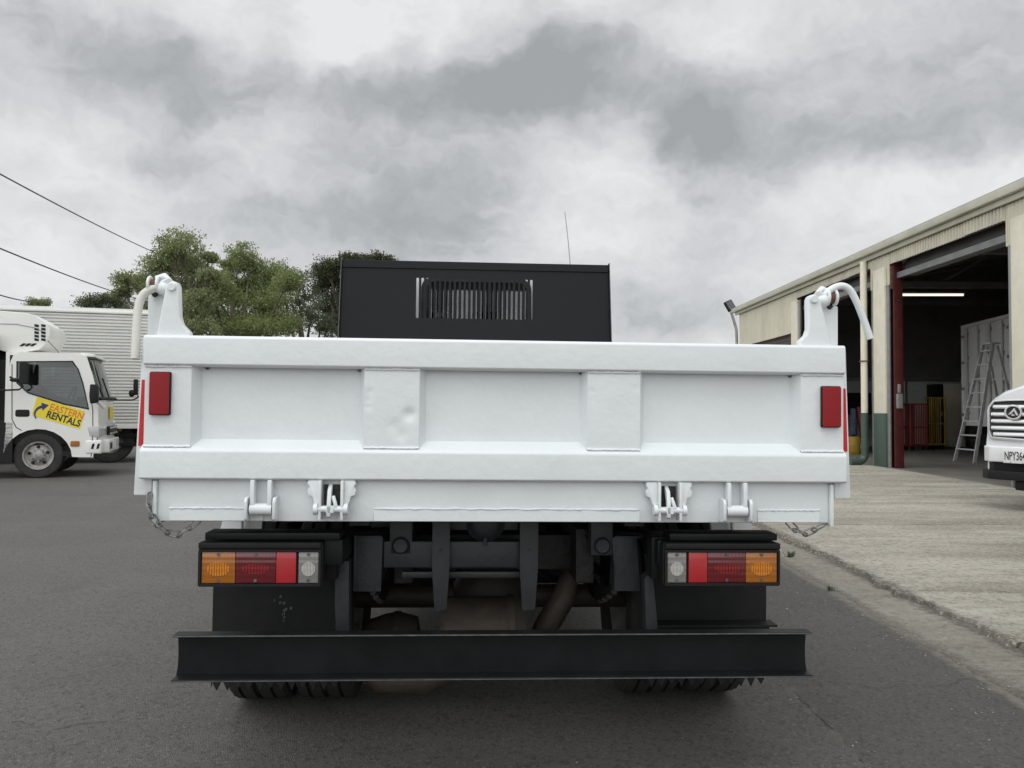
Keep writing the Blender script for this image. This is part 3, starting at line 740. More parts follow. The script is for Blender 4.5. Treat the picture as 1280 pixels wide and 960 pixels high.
b = MB(); b.add([(6.70, -6, .06), (6.70, 29.9, .06), (28, 29.9, .06), (28, -6, .06)], [(0, 3, 2, 1)]); struct(b.build('workshop_floor', M['floor'], smooth=0))
GZ = .06
# loose grit
random.seed(11); g = MB()
for k in range(420):
    if k < 300: x = random.gauss(1.9, .16); y = random.uniform(2.6, 12)
    elif k < 340: x = random.gauss(1.1, .05); y = random.uniform(2.2, 6)
    else: x = random.uniform(-6, 3.5); y = random.uniform(2.4, 9)
    z = 0.003 if x < 1.95 else (.012 if x < 2.27 else .046)
    r = random.uniform(.002, .0065) * (1.5 if random.random() < .06 else 1)
    pts = [(x + r * random.uniform(.6, 1.2) * dx, y + r * random.uniform(.6, 1.2) * dy, z + r * dz * .8) for dx, dy, dz in ((1, 0, 0), (0, 1, 0), (-1, 0, 0), (0, -1, 0), (0, 0, 1))]
    g.add(pts, [(0, 1, 4), (1, 2, 4), (2, 3, 4), (3, 0, 4)])
struct(g.build('gravel_grit', M['stone'], smooth=0, clean=False), 'stuff')

# foliage
def leafmat(name, c1, c2):
    m = bpy.data.materials.new(name); m.use_nodes = True; nt = m.node_tree; b = nt.nodes['Principled BSDF']
    g = nt.nodes.new('ShaderNodeNewGeometry'); x = nt.nodes.new('ShaderNodeMix'); x.data_type = 'RGBA'
    x.inputs[6].default_value = (*c1, 1); x.inputs[7].default_value = (*c2, 1)
    tc = nt.nodes.new('ShaderNodeTexCoord'); nn = nt.nodes.new('ShaderNodeTexNoise'); nn.inputs['Scale'].default_value = .9; nn.inputs['Detail'].default_value = 3; nt.links.new(tc.outputs['Object'], nn.inputs['Vector'])
    mr = nt.nodes.new('ShaderNodeMapRange'); mr.inputs[1].default_value = .38; mr.inputs[2].default_value = .62; nt.links.new(nn.outputs['Fac'], mr.inputs[0])
    av = nt.nodes.new('ShaderNodeMath'); av.operation = 'MULTIPLY_ADD'; av.inputs[1].default_value = .5; nt.links.new(g.outputs['Random Per Island'], av.inputs[0])
    hf = nt.nodes.new('ShaderNodeMath'); hf.operation = 'MULTIPLY'; hf.inputs[1].default_value = .55; nt.links.new(mr.outputs[0], hf.inputs[0]); nt.links.new(hf.outputs[0], av.inputs[2]); nt.links.new(av.outputs[0], x.inputs[0]); nt.links.new(x.outputs[2], b.inputs['Base Color'])
    b.inputs['Roughness'].default_value = .55; b.inputs['Specular IOR Level'].default_value = .3
    tr = nt.nodes.new('ShaderNodeBsdfTranslucent'); nt.links.new(x.outputs[2], tr.inputs[0]); ms = nt.nodes.new('ShaderNodeMixShader'); ms.inputs[0].default_value = .45
    o = nt.nodes['Material Output']; nt.links.new(b.outputs[0], ms.inputs[1]); nt.links.new(tr.outputs[0], ms.inputs[2]); nt.links.new(ms.outputs[0], o.inputs[0])
    return m
M['leafA'] = leafmat('gum_leaf_olive', (.175, .21, .095), (.33, .37, .185))
M['leafB'] = leafmat('gum_leaf_green', (.16, .21, .080), (.30, .35, .145))
M['leafC'] = leafmat('dark_leaf', (.060, .078, .038), (.115, .130, .065))
M['leafD'] = leafmat('greyish_leaf', (.08, .10, .055), (.15, .17, .10))
def weed(x, y, z, n, h, label):
    b = MB()
    for k in range(n):
        a = random.uniform(0, 6.28); l = h * random.uniform(.5, 1.2); w = .004
        p0 = Vector((x + random.gauss(0, .012), y + random.gauss(0, .012), z)); p1 = p0 + Vector((math.cos(a) * l * .5, math.sin(a) * l * .5, l * .7)); p2 = p0 + Vector((math.cos(a) * l, math.sin(a) * l, l * .8))
        s_ = Vector((-math.sin(a), math.cos(a), 0)) * w
        b.add([p0 - s_, p0 + s_, p1 + s_, p1 - s_, p2], [(0, 1, 2, 3), (3, 2, 4)])
    tag(b.build('weed', M['leafD'], smooth=0, clean=False), label, 'weed', 'weeds along the driveway joint')
weed(2.06, 6.15, .008, 26, .05, 'small weed tuft in the kerb channel just right of the right tail light')
weed(1.93, 5.05, .003, 16, .035, 'tiny weed at the asphalt edge halfway down the kerb channel')

# ================================================================== TREES
import numpy as np
def tree(name, label, Y, lobes, base_px, leaf, nper, seed, lsize=(.125, .055), dens=1.0, trunk_r=.22):
    rs = np.random.RandomState(seed); rnd = random.Random(seed)
    base = at(base_px, 560, Y); base.z = 0
    t = thing(name, label, 'tree', (base.x, Y, 0), group='trees behind the trucks')
    S = FPX / Y; cents = []
    for (px, py, rx, ry) in lobes:
        yo = rnd.uniform(-1.0, 1.0) * (1.6 + rx / S * .5); q = at(px, py, Y + yo); cents.append((q.x - base.x, yo, q.z, rx / S * 1.12, ry / S * 1.15))
    tr = MB(); top = max(c[2] for c in cents); fork = Vector((0, 0, min(3.2, top * .38)))
    tr.tube([(0, 0, -.2), (.05, 0, fork.z * .5), tuple(fork)], [trunk_r * 1.25, trunk_r, trunk_r * .8], 12)
    P = []; 
    for (x, y, z, rx, rz) in cents:
        c = Vector((x, y, z)); mid = fork.lerp(c, .5) + Vector((rnd.uniform(-.5, .5), rnd.uniform(-.4, .4), -.1 * abs(x) + .2))
        path = spline([tuple(fork), tuple(mid), tuple(c)], 5); k = len(path)
        tr.tube(path, [trunk_r * .55 * (1 - .85 * i / (k - 1)) for i in range(k)], 6)
        nb = max(5, int(11 * rx))
        # twigs reach sub-clumps; leaves gather round the twig ends
        sub = []
        for j in range(nb * 3):
            d = rs.normal(size=3); d /= np.linalg.norm(d); rr = (rs.uniform(.25, 1.0)) ** .6
            e = np.array((x, y, z)) + d * rr * np.array((rx, rx * .9, rz)); sub.append(e)
            if j % 2 == 0:
                s0 = c.lerp(mid, rnd.uniform(0, .4)); ev = Vector(e)
                tr.tube([tuple(s0), tuple(s0.lerp(ev, .5) + Vector((0, 0, rnd.uniform(-.1, .15)))), tuple(ev)], [.030, .018, .006], 4, cap=False)
        for e in sub:
            n = int(1.6 * nper * dens * rs.uniform(.35, 1.4)); cr_ = min(.62, .34 * rx + .14) * rs.uniform(.6, 1.25)
            q = np.clip(rs.normal(size=(n, 3)), -1.5, 1.5) * np.array((cr_, cr_, cr_ * .62)) * .60 + e
            P.append(q)
    tr.build('trunk', M['bark'], t, smooth=60, clean=False)
    P = np.concatenate(P); n = len(P)
    a = rs.normal(size=(n, 3)); a[:, 2] -= .5; a /= np.linalg.norm(a, axis=1)[:, None]
    b_ = np.cross(a, rs.normal(size=(n, 3))); b_ /= np.linalg.norm(b_, axis=1)[:, None]
    sz = rs.uniform(.6, 1.3, size=(n, 1)); a *= lsize[0] * sz * .5; b_ *= lsize[1] * sz * .5
    V = np.stack([P - a, P + b_, P + a, P - b_], 1).reshape(-1, 3)
    me = bpy.data.meshes.new('crown'); me.vertices.add(4 * n); me.vertices.foreach_set('co', V.ravel())
    me.loops.add(4 * n); me.loops.foreach_set('vertex_index', np.arange(4 * n)); me.polygons.add(n)
    me.polygons.foreach_set('loop_start', np.arange(n) * 4); me.polygons.foreach_set('loop_total', np.full(n, 4))
    me.update(); me.validate(); me.materials.append(M[leaf])
    o = bpy.data.objects.new('crown', me); COL.objects.link(o); o.parent = t
    return t
tree('gum_tree', 'open olive gum tree with tall pointed crown behind the left horn bracket', 36,
     [(225, 305, 22, 14), (219, 330, 30, 15), (200, 336, 22, 14), (244, 334, 20, 14), (157, 348, 11, 8), (172, 356, 15, 9), (182, 348, 14, 9), (204, 362, 26, 15), (240, 362, 24, 16), (263, 322, 6, 4), (262, 345, 9, 5), (190, 385, 24, 14), (232, 395, 26, 16), (215, 318, 14, 8), (152, 366, 8, 5), (238, 410, 34, 12), (205, 405, 24, 12), (250, 378, 18, 12)], 215, 'leafA', 62, 21)
tree('gum_tree', 'broad green gum tree in the middle of the tree row', 39,
     [(300, 320, 20, 14), (312, 334, 16, 10), (289, 332, 12, 9), (337, 342, 22, 17), (318, 358, 22, 13), (296, 372, 22, 13), (268, 368, 26, 17), (262, 392, 26, 14), (345, 368, 24, 16), (325, 392, 28, 16), (290, 406, 28, 12), (360, 352, 16, 12), (352, 404, 22, 12), (310, 412, 44, 10), (330, 375, 22, 14), (285, 350, 14, 10), (268, 352, 16, 10)], 300, 'leafB', 62, 5)
tree('gum_tree', 'thin greyish gum tree with bare twigs beside the dark tree', 42,
     [(370, 350, 17, 12), (382, 366, 18, 13), (390, 388, 18, 13), (372, 398, 20, 11), (400, 402, 16, 9), (365, 378, 14, 11), (352, 342, 10, 7), (410, 412, 14, 8)], 378, 'leafD', 40, 9, dens=.8)
tree('broadleaf_tree', 'dark dense tree at the left edge of the black cab guard', 45,
     [(410, 333, 17, 11), (401, 352, 16, 12), (414, 362, 20, 14), (412, 384, 17, 12), (432, 325, 12, 7), (452, 326, 12, 7), (468, 324, 10, 6), (485, 327, 9, 5), (440, 345, 24, 16), (470, 350, 24, 16), (440, 380, 26, 18), (418, 404, 13, 9), (480, 385, 24, 18)], 440, 'leafC', 90, 13, trunk_r=.28)
tree('broadleaf_tree', 'low green tree seen through the slots of the cab guard', 40,
     [(545, 366, 24, 16), (580, 360, 22, 14), (615, 368, 26, 16), (650, 362, 20, 14), (565, 385, 34, 18), (625, 390, 40, 18)], 600, 'leafB', 60, 17)
tree('distant_tree', 'pale small tree top just above the corrugated truck body', 48,
     [(110, 377, 12, 6), (128, 374, 13, 6), (146, 378, 12, 6), (135, 390, 26, 12), (158, 388, 10, 8)], 130, 'leafD', 50, 31)
tree('distant_tree', 'tiny tree top peeking over the corrugated truck left of the other trees', 50,
     [(45, 378, 8, 4), (56, 379, 6, 4), (50, 390, 14, 8)], 50, 'leafA', 60, 33)

# ================================================================== POWER LINES
for (a, ya, c, yc, l) in (((0, 216.5), 17, (200, 322), 36, 'highest and steepest power cable crossing the sky at the left'),
                          ((0, 309.5), 17, (168, 376), 34, 'middle power cable sloping down to the gum tree'),
                          ((0, 368), 20, (60, 382), 30, 'lowest short power cable above the corrugated truck')):
    p, q = at(*a, ya), at(*c, yc); d = q - p; pts = []
    for i in range(17):
        t_ = -.7 + 1.85 * i / 16; w = p + d * t_; w.z += -.22 * (1 - (2 * (t_ + .7) / 1.85 - 1) ** 2) + .19; pts.append(w)
    o_ = pts[0].copy(); b = MB(); b.tube([w - o_ for w in pts], .016, 6)
    k = b.build('power_line', M['wire']); k.location = o_; tag(k, l, 'power line', 'overhead power cables')

# ================================================================== CORRUGATED BOX TRUCK
BF = Frame((-10.42, 15.2, 0), R(17))
bt = thing('box_truck', 'long box truck with white horizontally corrugated side behind the rental truck', 'truck', BF.loc, BF.rot)
zt = BF.y(0, 0, 381)[1]; zb = BF.y(0, 165, 535)[1]; xr = BF.y(0, 212, 400)[0]; xl = -3.5
prof = [(.02, zt - .10)]
n = int((zt - .10 - zb - .06) / .062)
for i in range(n):
    z = zt - .10 - i * .062
    prof += [(.02, z - .012), (-.012, z - .022), (-.012, z - .046), (.02, z - .058)]
prof += [(.02, zb + .06), (.2, zb + .06), (.2, zt - .10)]
b = MB(); b.prism(prof, 'x', xl, xr - .08); body = b.build('corrugated_side', M['corr'], bt, smooth=0)
b = MB(); b.box(xl, xr, .06, 2.4, zb, zt - .01); b.build('cargo_box', M['corr'], bt)
b = MB(); b.box(xl, xr, -.03, .10, zt - .10, zt); b.box(xl, xr, -.03, .10, zb, zb + .07); b.box(xr - .09, xr, -.03, .10, zb, zt); b.build('edge_rail', M['corr'], bt, bevel=.01)
b = MB(); b.box(xl, xr - .2, .7, .9, .55, .80); b.box(xl, xr - .2, 1.5, 1.7, .55, .80)
for i in range(6): b.box(xl + .6 + i * .9, xl + .72 + i * .9, .1, 2.3, zb - .13, zb - .002)
b.box(.2, 3.4, .12, .16, .33, .39); b.box(.2, 3.4, .12, .16, .50, .56)
b.box(.25, 3.3, .5, 2.1, .30, .62)
b.build('underframe', M['plastic'], bt)
b = MB(); b.box(2.92, 2.98, .04, .09, .62, .68); b.build('side_marker_light', M['amber'], bt)
for xw in (2.75, -1.6, -2.7):
    e = bpy.data.objects.new('wheel', None); COL.objects.link(e); e.parent = bt; e.location = (xw, .30, .42)
    for q, rot in zip(first, (0, 0)):
        c = q.copy(); COL.objects.link(c); c.parent = e
    e.rotation_euler = (0, 0, R(90)); e.scale = (1.2, 1.15, 1.15)
b = MB(); p1 = BF.y(0, 60, 379); p0 = BF.y(0, 88, 379); b.box(p1[0], p0[0], .8, 1.2, zt - .01, zt + .07); b.build('roof_vent', M['plastic'], bt, bevel=.02)

# ================================================================== RENTAL TRUCK
RF = Frame((-7.24, 12.64, 0), R(19))
rt = thing('delivery_truck', 'white refrigerated rental truck with yellow door sticker and roof cooling unit, facing right', 'truck', RF.loc, RF.rot)
def ry(pts, v=0): return [RF.y(v, *p) for p in pts]
CWD = 1.72
side = ry([(7, 538), (10, 470), (13, 452), (17, 443.5), (24, 440), (60, 440.5), (100, 442.5), (108, 445), (116, 470), (122, 495), (123, 505), (123, 538), (116, 572), (83, 571)])
aw = RF.y(0, 47, 574); arch = [(aw[0] + .47 * math.cos(a), max(.30, aw[1] + .46 * math.sin(a))) for a in [R(-12 + i * 15) for i in range(14)]]
side = side + [p for p in arch if p[1] > .30]
window = ry([(22, 453), (90, 452.5), (97, 462), (103, 480), (110, 510), (80, 504), (35, 490), (22, 478)])
b = MB(); b.plate(side, [window], 'y', 0, .04); b.plate(side, [window], 'y', CWD - .04, CWD)
xf = max(p[0] for p in side); zr = max(p[1] for p in side)
xb = min(p[0] for p in side)
# front face pieces: bowed slightly in plan
def fz(px, py): return RF.y(0, px, py)
z_ws0 = fz(120, 500)[1]; z_ws1 = fz(108, 447)[1]; xw0 = fz(122, 500)[0]; xw1 = fz(108, 446)[0]
b.box(xb, xw1 - .02, .04, CWD - .04, zr - .05, zr - .004)
b.box(xb, xb + .05, .04, CWD - .04, .75, zr - .05)
b.box(xb, xf - .2, .1, CWD - .1, .62, .70)
cabr = b.build('cab', M['van_white'], rt, smooth=30)
b = MB(); NB = 10; fr = []
def bow(v): return .10 * (1 - abs(2 * v - 1) ** 2.4)
for i in range(NB + 1):
    v = i / NB
    fr.append([(xf + bow(v) - .01, .006 + (CWD - .012) * v, z) for z in (.36, .50, .80)] + [(xf + bow(v) - .02, .006 + (CWD - .012) * v, z_ws0)])
for i in range(NB):
    for k in range(3): b.add([fr[i][k], fr[i + 1][k], fr[i + 1][k + 1], fr[i][k + 1]], [(0, 1, 2, 3)])
b.build('front_panel', M['van_white'], cabr, smooth=50)
b = MB(); 
for i in range(NB):
    v, w = i / NB, (i + 1) / NB
    b.add([(xf + bow(v) - .03, .05 + (CWD - .1) * v, z_ws0), (xf + bow(w) - .03, .05 + (CWD - .1) * w, z_ws0), (xw1 + bow(w) * .6, .05 + (CWD - .1) * w, z_ws1), (xw1 + bow(v) * .6, .05 + (CWD - .1) * v, z_ws1)], [(0, 1, 2, 3)])
b.build('windscreen', M['glass'], cabr, smooth=50)
b = MB(); b.tube([(xf + .0, .06, z_ws0 + .02), (xf + .085, .5, z_ws0 + .03), (xf + .09, 1.2, z_ws0 + .03), (xf, CWD - .06, z_ws0 + .02)], .025, 8); b.tube([(xf + .08, .5, z_ws0 + .05), (xf - .0, .35, z_ws0 + .35)], .012, 6)
b.build('wiper', M['plastic'], cabr)
b = MB(); b.plate([(xw1 - .10, zr - .05), (xw1 + .12, z_ws1 + .01), (xw1 + .10, z_ws1 + .06), (xw1 - .08, zr + .01)], (), 'y', .02, CWD - .02); b.build('sun_visor', M['van_white'], cabr, bevel=.015)
# glass, seals, interior
b = MB(); b.plate(window, (), 'y', .012, .017); b.build('door_window', M['tint'], cabr)
wo = ry([(20.5, 451.5), (91, 451), (98.5, 461.5), (104.5, 479.5), (111.5, 512), (80, 506), (34.5, 491.5), (20.5, 479)])
b = MB(); b.plate(wo, [window], 'y', -.006, .002); b.build('window_seal', M['plastic'], cabr)
b = MB(); b.plate([(p[0], p[1]) for p in window], (), 'y', CWD - .03, CWD - .025); b.build('far_window', M['glass'], cabr)
sx = aw[0] + .05
for v in (.30, 1.05):
    b = MB(); b.prism([(sx - .50, .95), (sx - .05, .95), (sx - .05, 1.08), (sx - .36, 1.12), (sx - .52, 1.62), (sx - .62, 1.62)], 'y', v, v + .45); b.prism([(sx - .60, 1.62), (sx - .52, 1.62), (sx - .54, 1.80), (sx - .62, 1.80)], 'y', v + .1, v + .34)
    b.build('cab_seat', M['seat'], cabr, bevel=.03)
b = MB(); b.tube([(sx + .30 + .07 * math.sin(a), .52 + .2 * math.cos(a), 1.22 + .19 * math.sin(a)) for a in [R(i * 15) for i in range(25)]], .014, 6); b.tube([(sx + .32, .52, 1.22), (sx + .5, .52, 1.0)], .03, 8)
b.box(xf - .32, xf - .04, .08, CWD - .08, .85, 1.24)
b.build('steering_wheel', M['plastic'], cabr)
b = MB(); b.plate(rrect(*[f for f in (fz(19, 520)[0], fz(37, 520)[0], fz(28, 521)[1], fz(28, 512)[1])], .03), (), 'y', -.004, .002); b.build('door_handle', M['plastic'], cabr, bevel=.002)
b = MB()
dl = ry([(15, 538), (14.5, 470), (20, 450)]); dl2 = ry([(114.5, 571), (115.5, 510), (112, 500)])
for L_ in (ry([(15, 455), (15, 524), (20, 534), (27, 538)]), ry([(114, 571), (116, 540), (116, 512), (112, 490)]), ry([(83, 571), (100, 572), (114, 572)])):
    b.tube([(p[0], -.001, p[1]) for p in L_], .006, 5)
b.build('door_gap', M['plastic'], cabr)
b = MB(); p = fz(88, 558); q = fz(99.5, 551); b.plate(rrect(p[0], q[0], p[1], q[1], .02), (), 'y', -.012, .003); b.build('side_indicator', M['amber'], cabr, bevel=.003)
# door sticker with lettering
st = ry([(46, 496), (106, 514), (100, 536.5), (39.5, 519)], -.003)
b = MB(); b.plate(st, (), 'y', -.004, .001); stk = b.build('door_sticker', M['sticker'], cabr)
def lerp2(u, w):
    a = [st[0][k] * (1 - u) + st[1][k] * u for k in (0, 1)]; c = [st[3][k] * (1 - u) + st[2][k] * u for k in (0, 1)]
    return [a[k] * (1 - w) + c[k] * w for k in (0, 1)]
ang = math.atan2(st[0][1] - st[1][1], st[1][0] - st[0][0])
c1 = lerp2(.655, .31); c2 = lerp2(.63, .73)
text_part('sticker_lettering', 'EASTERN', .150, M['orange_ink'], stk, (c1[0], -.0048, c1[1]), (R(90), ang, 0), xs=.80, bold=.0022, ext=.0006, shear=0)
text_part('sticker_lettering', 'RENTALS', .150, M['black_ink'], stk, (c2[0], -.0048, c2[1]), (R(90), ang, 0), xs=.80, bold=.0045, ext=.0006)
L1, L2 = [], []
for k_ in range(13):
    a_ = R(215 - 125 * k_ / 12); w_ = .008 + .015 * k_ / 12; cx_, cw_ = .215, .78
    ox, oz = math.cos(a_), math.sin(a_)
    c0 = lerp2(cx_, cw_); rad_ = .115
    L1.append((c0[0] + ox * (rad_ + w_), c0[1] + oz * (rad_ + w_))); L2.append((c0[0] + ox * (rad_ - w_), c0[1] + oz * (rad_ - w_)))
b = MB(); b.plate(L1 + L2[::-1], (), 'y', -.0054, -.0040)
ex, ez = L1[-1][0] - .0, (L1[-1][1] + L2[-1][1]) / 2
b.plate([(ex - .030, ez + .062), (ex + .075, ez + .025), (ex - .012, ez - .062)], (), 'y', -.0056, -.0041)
b.build('sticker_arrow', M['blue_ink'], stk)
# front items
def onfront(v, off=.004): return xf + bow(v) - .01 + off
b = MB()
hl = [(.008, .62), (.008, .80), (.30, .79), (.34, .66)]
b.add([(onfront(v / CWD, .02), v, z) for v, z in hl] + [(onfront(v / CWD, -.05), v, z) for v, z in hl], [(0, 1, 2, 3), (7, 6, 5, 4), (0, 4, 5, 1), (1, 5, 6, 2), (2, 6, 7, 3), (3, 7, 4, 0)])
b.prism([(xf - .02, .62), (xf + .012, .62), (xf + .012, .80), (xf - .16, .79), (xf - .12, .64)], 'y', -.010, .06)
b.build('headlight', M['headlamp'], cabr, bevel=.01)
b = MB(); hl = [(CWD - .34, .66), (CWD - .30, .79), (CWD - .008, .80), (CWD - .008, .62)]
b.add([(onfront(v / CWD, .02), v, z) for v, z in hl] + [(onfront(v / CWD, -.05), v, z) for v, z in hl], [(0, 1, 2, 3), (7, 6, 5, 4), (0, 4, 5, 1), (1, 5, 6, 2), (2, 6, 7, 3), (3, 7, 4, 0)])
b.build('headlight', M['headlamp'], cabr, bevel=.01)
b = MB(); b.box(xf + .02, xf + .115, .40, CWD - .40, .64, .78); b.build('grille', M['plastic'], cabr, bevel=.01)
b = MB()
for z in (.665, .755): b.box(xf + .05, xf + .125, .42, CWD - .42, z - .012, z + .012)
b.lathe([(xf + .12, .0), (xf + .135, .05), (xf + .12, .06)], (0, CWD / 2, .82), 'x', 16); b.build('grille_bar', M['chrome'], cabr)
b = MB(); b.box(xf + .09, xf + .099, .52, .95, .90, 1.10); sf = b.build('front_sticker', M['sticker'], cabr)
b = MB(); b.box(xf - .18, xf + .05, -.012, CWD + .01, .36, .575); b.box(xf + .02, xf + .13, .22, CWD - .22, .36, .575); fb = b.build('front_bumper', M['van_white'], cabr, bevel=.03, seg=3)
b = MB()
for k in (0, 1): b.prism([(xf - .10 + k * .075, .44), (xf - .065 + k * .075, .44), (xf - .045 + k * .075, .52), (xf - .08 + k * .075, .52)], 'y', -.016, -.008)
for k in (0, 1, 2): b.box(xf + .127, xf + .134, .32 + k * .1, .38 + k * .1, .42, .52)
b.build('bumper_vent', M['plastic'], fb)
b = MB(); b.box(xf + .128, xf + .140, .60, .98, .42, .54); b.build('number_plate', M['plate_white'], fb)
b = MB(); b.box(xb + .05, xf - .1, .12, CWD - .12, .38, .60); b.box(xf - .5, xf - .02, .02, .30, .33, .40); b.build('cab_underside', M['plastic'], rt)
b = MB(); b.box(aw[0] - .56, aw[0] + .52, .045, .60, .50, .90); b.build('wheel_arch_liner', M['plastic'], rt, bevel=.05)
# mirrors
pm = ry([(113, 480), (123, 481), (123.5, 503), (113, 505), (112, 495)], -.18)
b = MB(); b.plate(pm, (), 'y', -.24, -.12); mr = b.build('wing_mirror', M['plastic'], cabr, bevel=.025); b = MB()
q0 = RF.y(-.1, 120, 500); b.tube([(q0[0], -.14, q0[1]), (q0[0] + .1, .0, q0[1] - .12)], .03, 8); b.build('mirror_arm', M['van_white'], mr)
q0 = RF.y(1.2, 147, 500); q1 = RF.y(1.3, 166, 500); q2 = RF.y(1.3, 167, 474); q3 = RF.y(1.3, 172.5, 494)
b = MB(); b.plate([(q2[0], q2[1]), (q3[0], q2[1]), (q3[0], q3[1]), (q2[0], q3[1])], (), 'y', 1.26, 1.36); mr = b.build('wing_mirror', M['plastic'], cabr, bevel=.02)
b = MB(); b.tube([(xf, 1.2, q0[1]), (q0[0], 1.2, q0[1]), (q1[0], 1.3, q1[1]), (q3[0], 1.3, q3[1] - .04), (q3[0], 1.3, q3[1])], .012, 8); b.ball((q2[0] - .02, 1.25, q3[1] + .03), .05, 6, (1, .6, 1.3)); b.build('mirror_arm', M['plastic'], mr)
q = ry([(0, 488), (24, 487), (29, 483), (24, 478), (12, 471)], -.30)
b = MB(); b.tube([(q[0][0] - 1.0, -.25, q[0][1])] + [(p[0], -.30, p[1]) for p in q], .014, 8)
p = RF.y(-.3, 19, 475); b.ball((p[0], -.30, p[1]), .07, 8, (1.1, .3, .45)); p = RF.y(-.3, 30.5, 466); b.plate(rrect(p[0] - .055, p[0] + .06, p[1] - .17, p[1] + .16, .03), (), 'y', -.36, -.27)
b.build('rear_view_mirror', M['plastic'], cabr, bevel=.008)
# refrigeration unit
rp = ry([(-28, 386), (0, 387), (30, 390), (40, 392), (57, 404), (60, 410), (59.5, 418), (53, 430), (46, 436), (15, 442), (0, 438), (-28, 430)])
b = MB(); b.plate(rp, (), 'y', .18, CWD - .18); ru = b.build('cooling_unit', M['reefer'], rt, bevel=.035, seg=3)
b = MB()
for i in range(2):
    for j in range(5):
        a = ry([(43 + i * 8.5, 405 + j * 4.4), (48.5 + i * 8.5, 406 + j * 4.4), (48.5 + i * 8.5, 409 + j * 4.4), (43 + i * 8.5, 408 + j * 4.4)], .176); b.plate(a, (), 'y', .174, .182)
for i in range(3):
    a = ry([(24 + i * 6.5, 432.5), (29 + i * 6.5, 429), (33.5 + i * 6.5, 429.5), (28 + i * 6.5, 433)], .176); b.plate(a, (), 'y', .174, .182)
b.build('vent_slots', M['plastic'], ru)
b = MB(); a = ry([(-28, 404), (20, 405), (45, 410), (53, 414)], .178); b.tube([(p[0], .178, p[1]) for p in a], .007, 5); b.build('unit_seam', M['steel'], ru)
b = MB(); zc = RF.y(0, 0, 437)[1]; b.box(xb - 4.4, xb - .16, -.02, CWD + .10, .80, zc + .25)
b.build('cargo_box', M['boxgrey'], rt, bevel=.01)
b = MB(); b.box(xb - .165, xb - .13, -.03, .04, .80, zc); b.box(xb - .10, xb + .02, .1, CWD - .1, .9, 1.8); b.box(xb - 4.4, xb, .3, 1.4, .45, .80); b.box(xb - .25, xb + .12, .0, .32, .25, .85); b.build('box_mounting', M['plastic'], rt)
an = ry([(79, 449), (73, 440), (60, 426)], .25); b = MB(); b.tube([(p[0], .25, p[1]) for p in an], .005, 5); p = RF.y(.2, 80, 447); b.box(p[0] - .05, p[0] + .05, .18, .26, p[1] - .03, p[1] + .02); b.build('antenna', M['plastic'], cabr)
for yw in (.13, CWD - .13):
    e = bpy.data.objects.new('wheel', None); COL.objects.link(e); e.parent = rt; e.location = (aw[0], yw, .345)
    for q in first:
        if q.name.startswith('rim'): continue
        c = q.copy(); COL.objects.link(c); c.parent = e; c.scale = (.88, .945, .945); c.rotation_euler = (0, 0, R(90))
    w = MB(); w.lathe([(-.10, .215), (-.095, .19), (-.06, .185), (-.05, .16), (-.065, .10), (-.10, .075), (-.115, .04), (-.115, 0)], (0, 0, 0), 'y', 40)
    rm_ = w.build('rim', M['rim'], e, smooth=30)
    w = MB()
    for k in range(5): a = R(72 * k + 20); w.tube([(math.cos(a) * .13, -.07, math.sin(a) * .13), (math.cos(a) * .13, -.045, math.sin(a) * .13)], .026, 8)
    w.build('hand_hole', M['plastic'], rm_)
    w = MB()
    for k in range(5): a = R(72 * k + 56); w.tube([(math.cos(a) * .088, -.105, math.sin(a) * .088), (math.cos(a) * .088, -.07, math.sin(a) * .088)], .014, 6)
    w.build('wheel_nut', M['steel'], rm_)
for xw in (xb - 2.9,):
    for yw in (.15, CWD - .2):
        e = bpy.data.objects.new('wheel', None); COL.objects.link(e); e.parent = rt; e.location = (xw, yw, .345)
        for q in first:
            c = q.copy(); COL.objects.link(c); c.parent = e; c.scale = (.9, .945, .945); c.rotation_euler = (0, 0, R(90))
# ================================================================== WAREHOUSE
FX = 6.75
wh = thing('warehouse', 'long cream sheet metal warehouse with open roller door bays at the right', 'building', (FX, 15, GZ))
def wb(name, mt, fn, bevel=0, parent=None, smooth=30):
    b = MB(); fn(b); b.v = [(v[0] - FX, v[1] - 15, v[2] - GZ) for v in b.v]; return b.build(name, mt, parent or wh, bevel=bevel, smooth=smooth)
Y0, Y1 = 3.0, 24.55
def corr_sheet(b, y0, y1, z0f, z1, x=FX, pitch=.085, amp=.012):
    """vertical ribbed sheet: bottom edge z0f(y)"""
    ys = []; y = y0
    while y < y1 - .001:
        ys += [(y, 0), (y + pitch * .40, 0), (y + pitch * .5, amp), (y + pitch * .9, amp)]; y += pitch
    ys = [q for q in ys if q[0] < y1] + [(y1, 0)]
    n = len(b.v)
    for (yy, dx) in ys: b.v += [(x - dx, yy, z0f(yy)), (x - dx, yy, z1)]
    for i in range(len(ys) - 1):
        k = n + 2 * i; b.f.append([k, k + 2, k + 3, k + 1]); b.mi.append(0)
def step(*brk):
    def f(y):
        for (a, c, z) in brk:
            if a <= y < c: return z
        return 3.7
    return f
prof_all = [(Y0, 6.9, 3.72), (6.9, 7.6, 3.3), (7.6, 10.35, 3.72), (10.35, 11.27, 3.33), (11.27, 14.75, 3.70), (14.75, 15.52, 3.33), (15.52, 19.55, 3.74), (19.55, 30, 2.93)]
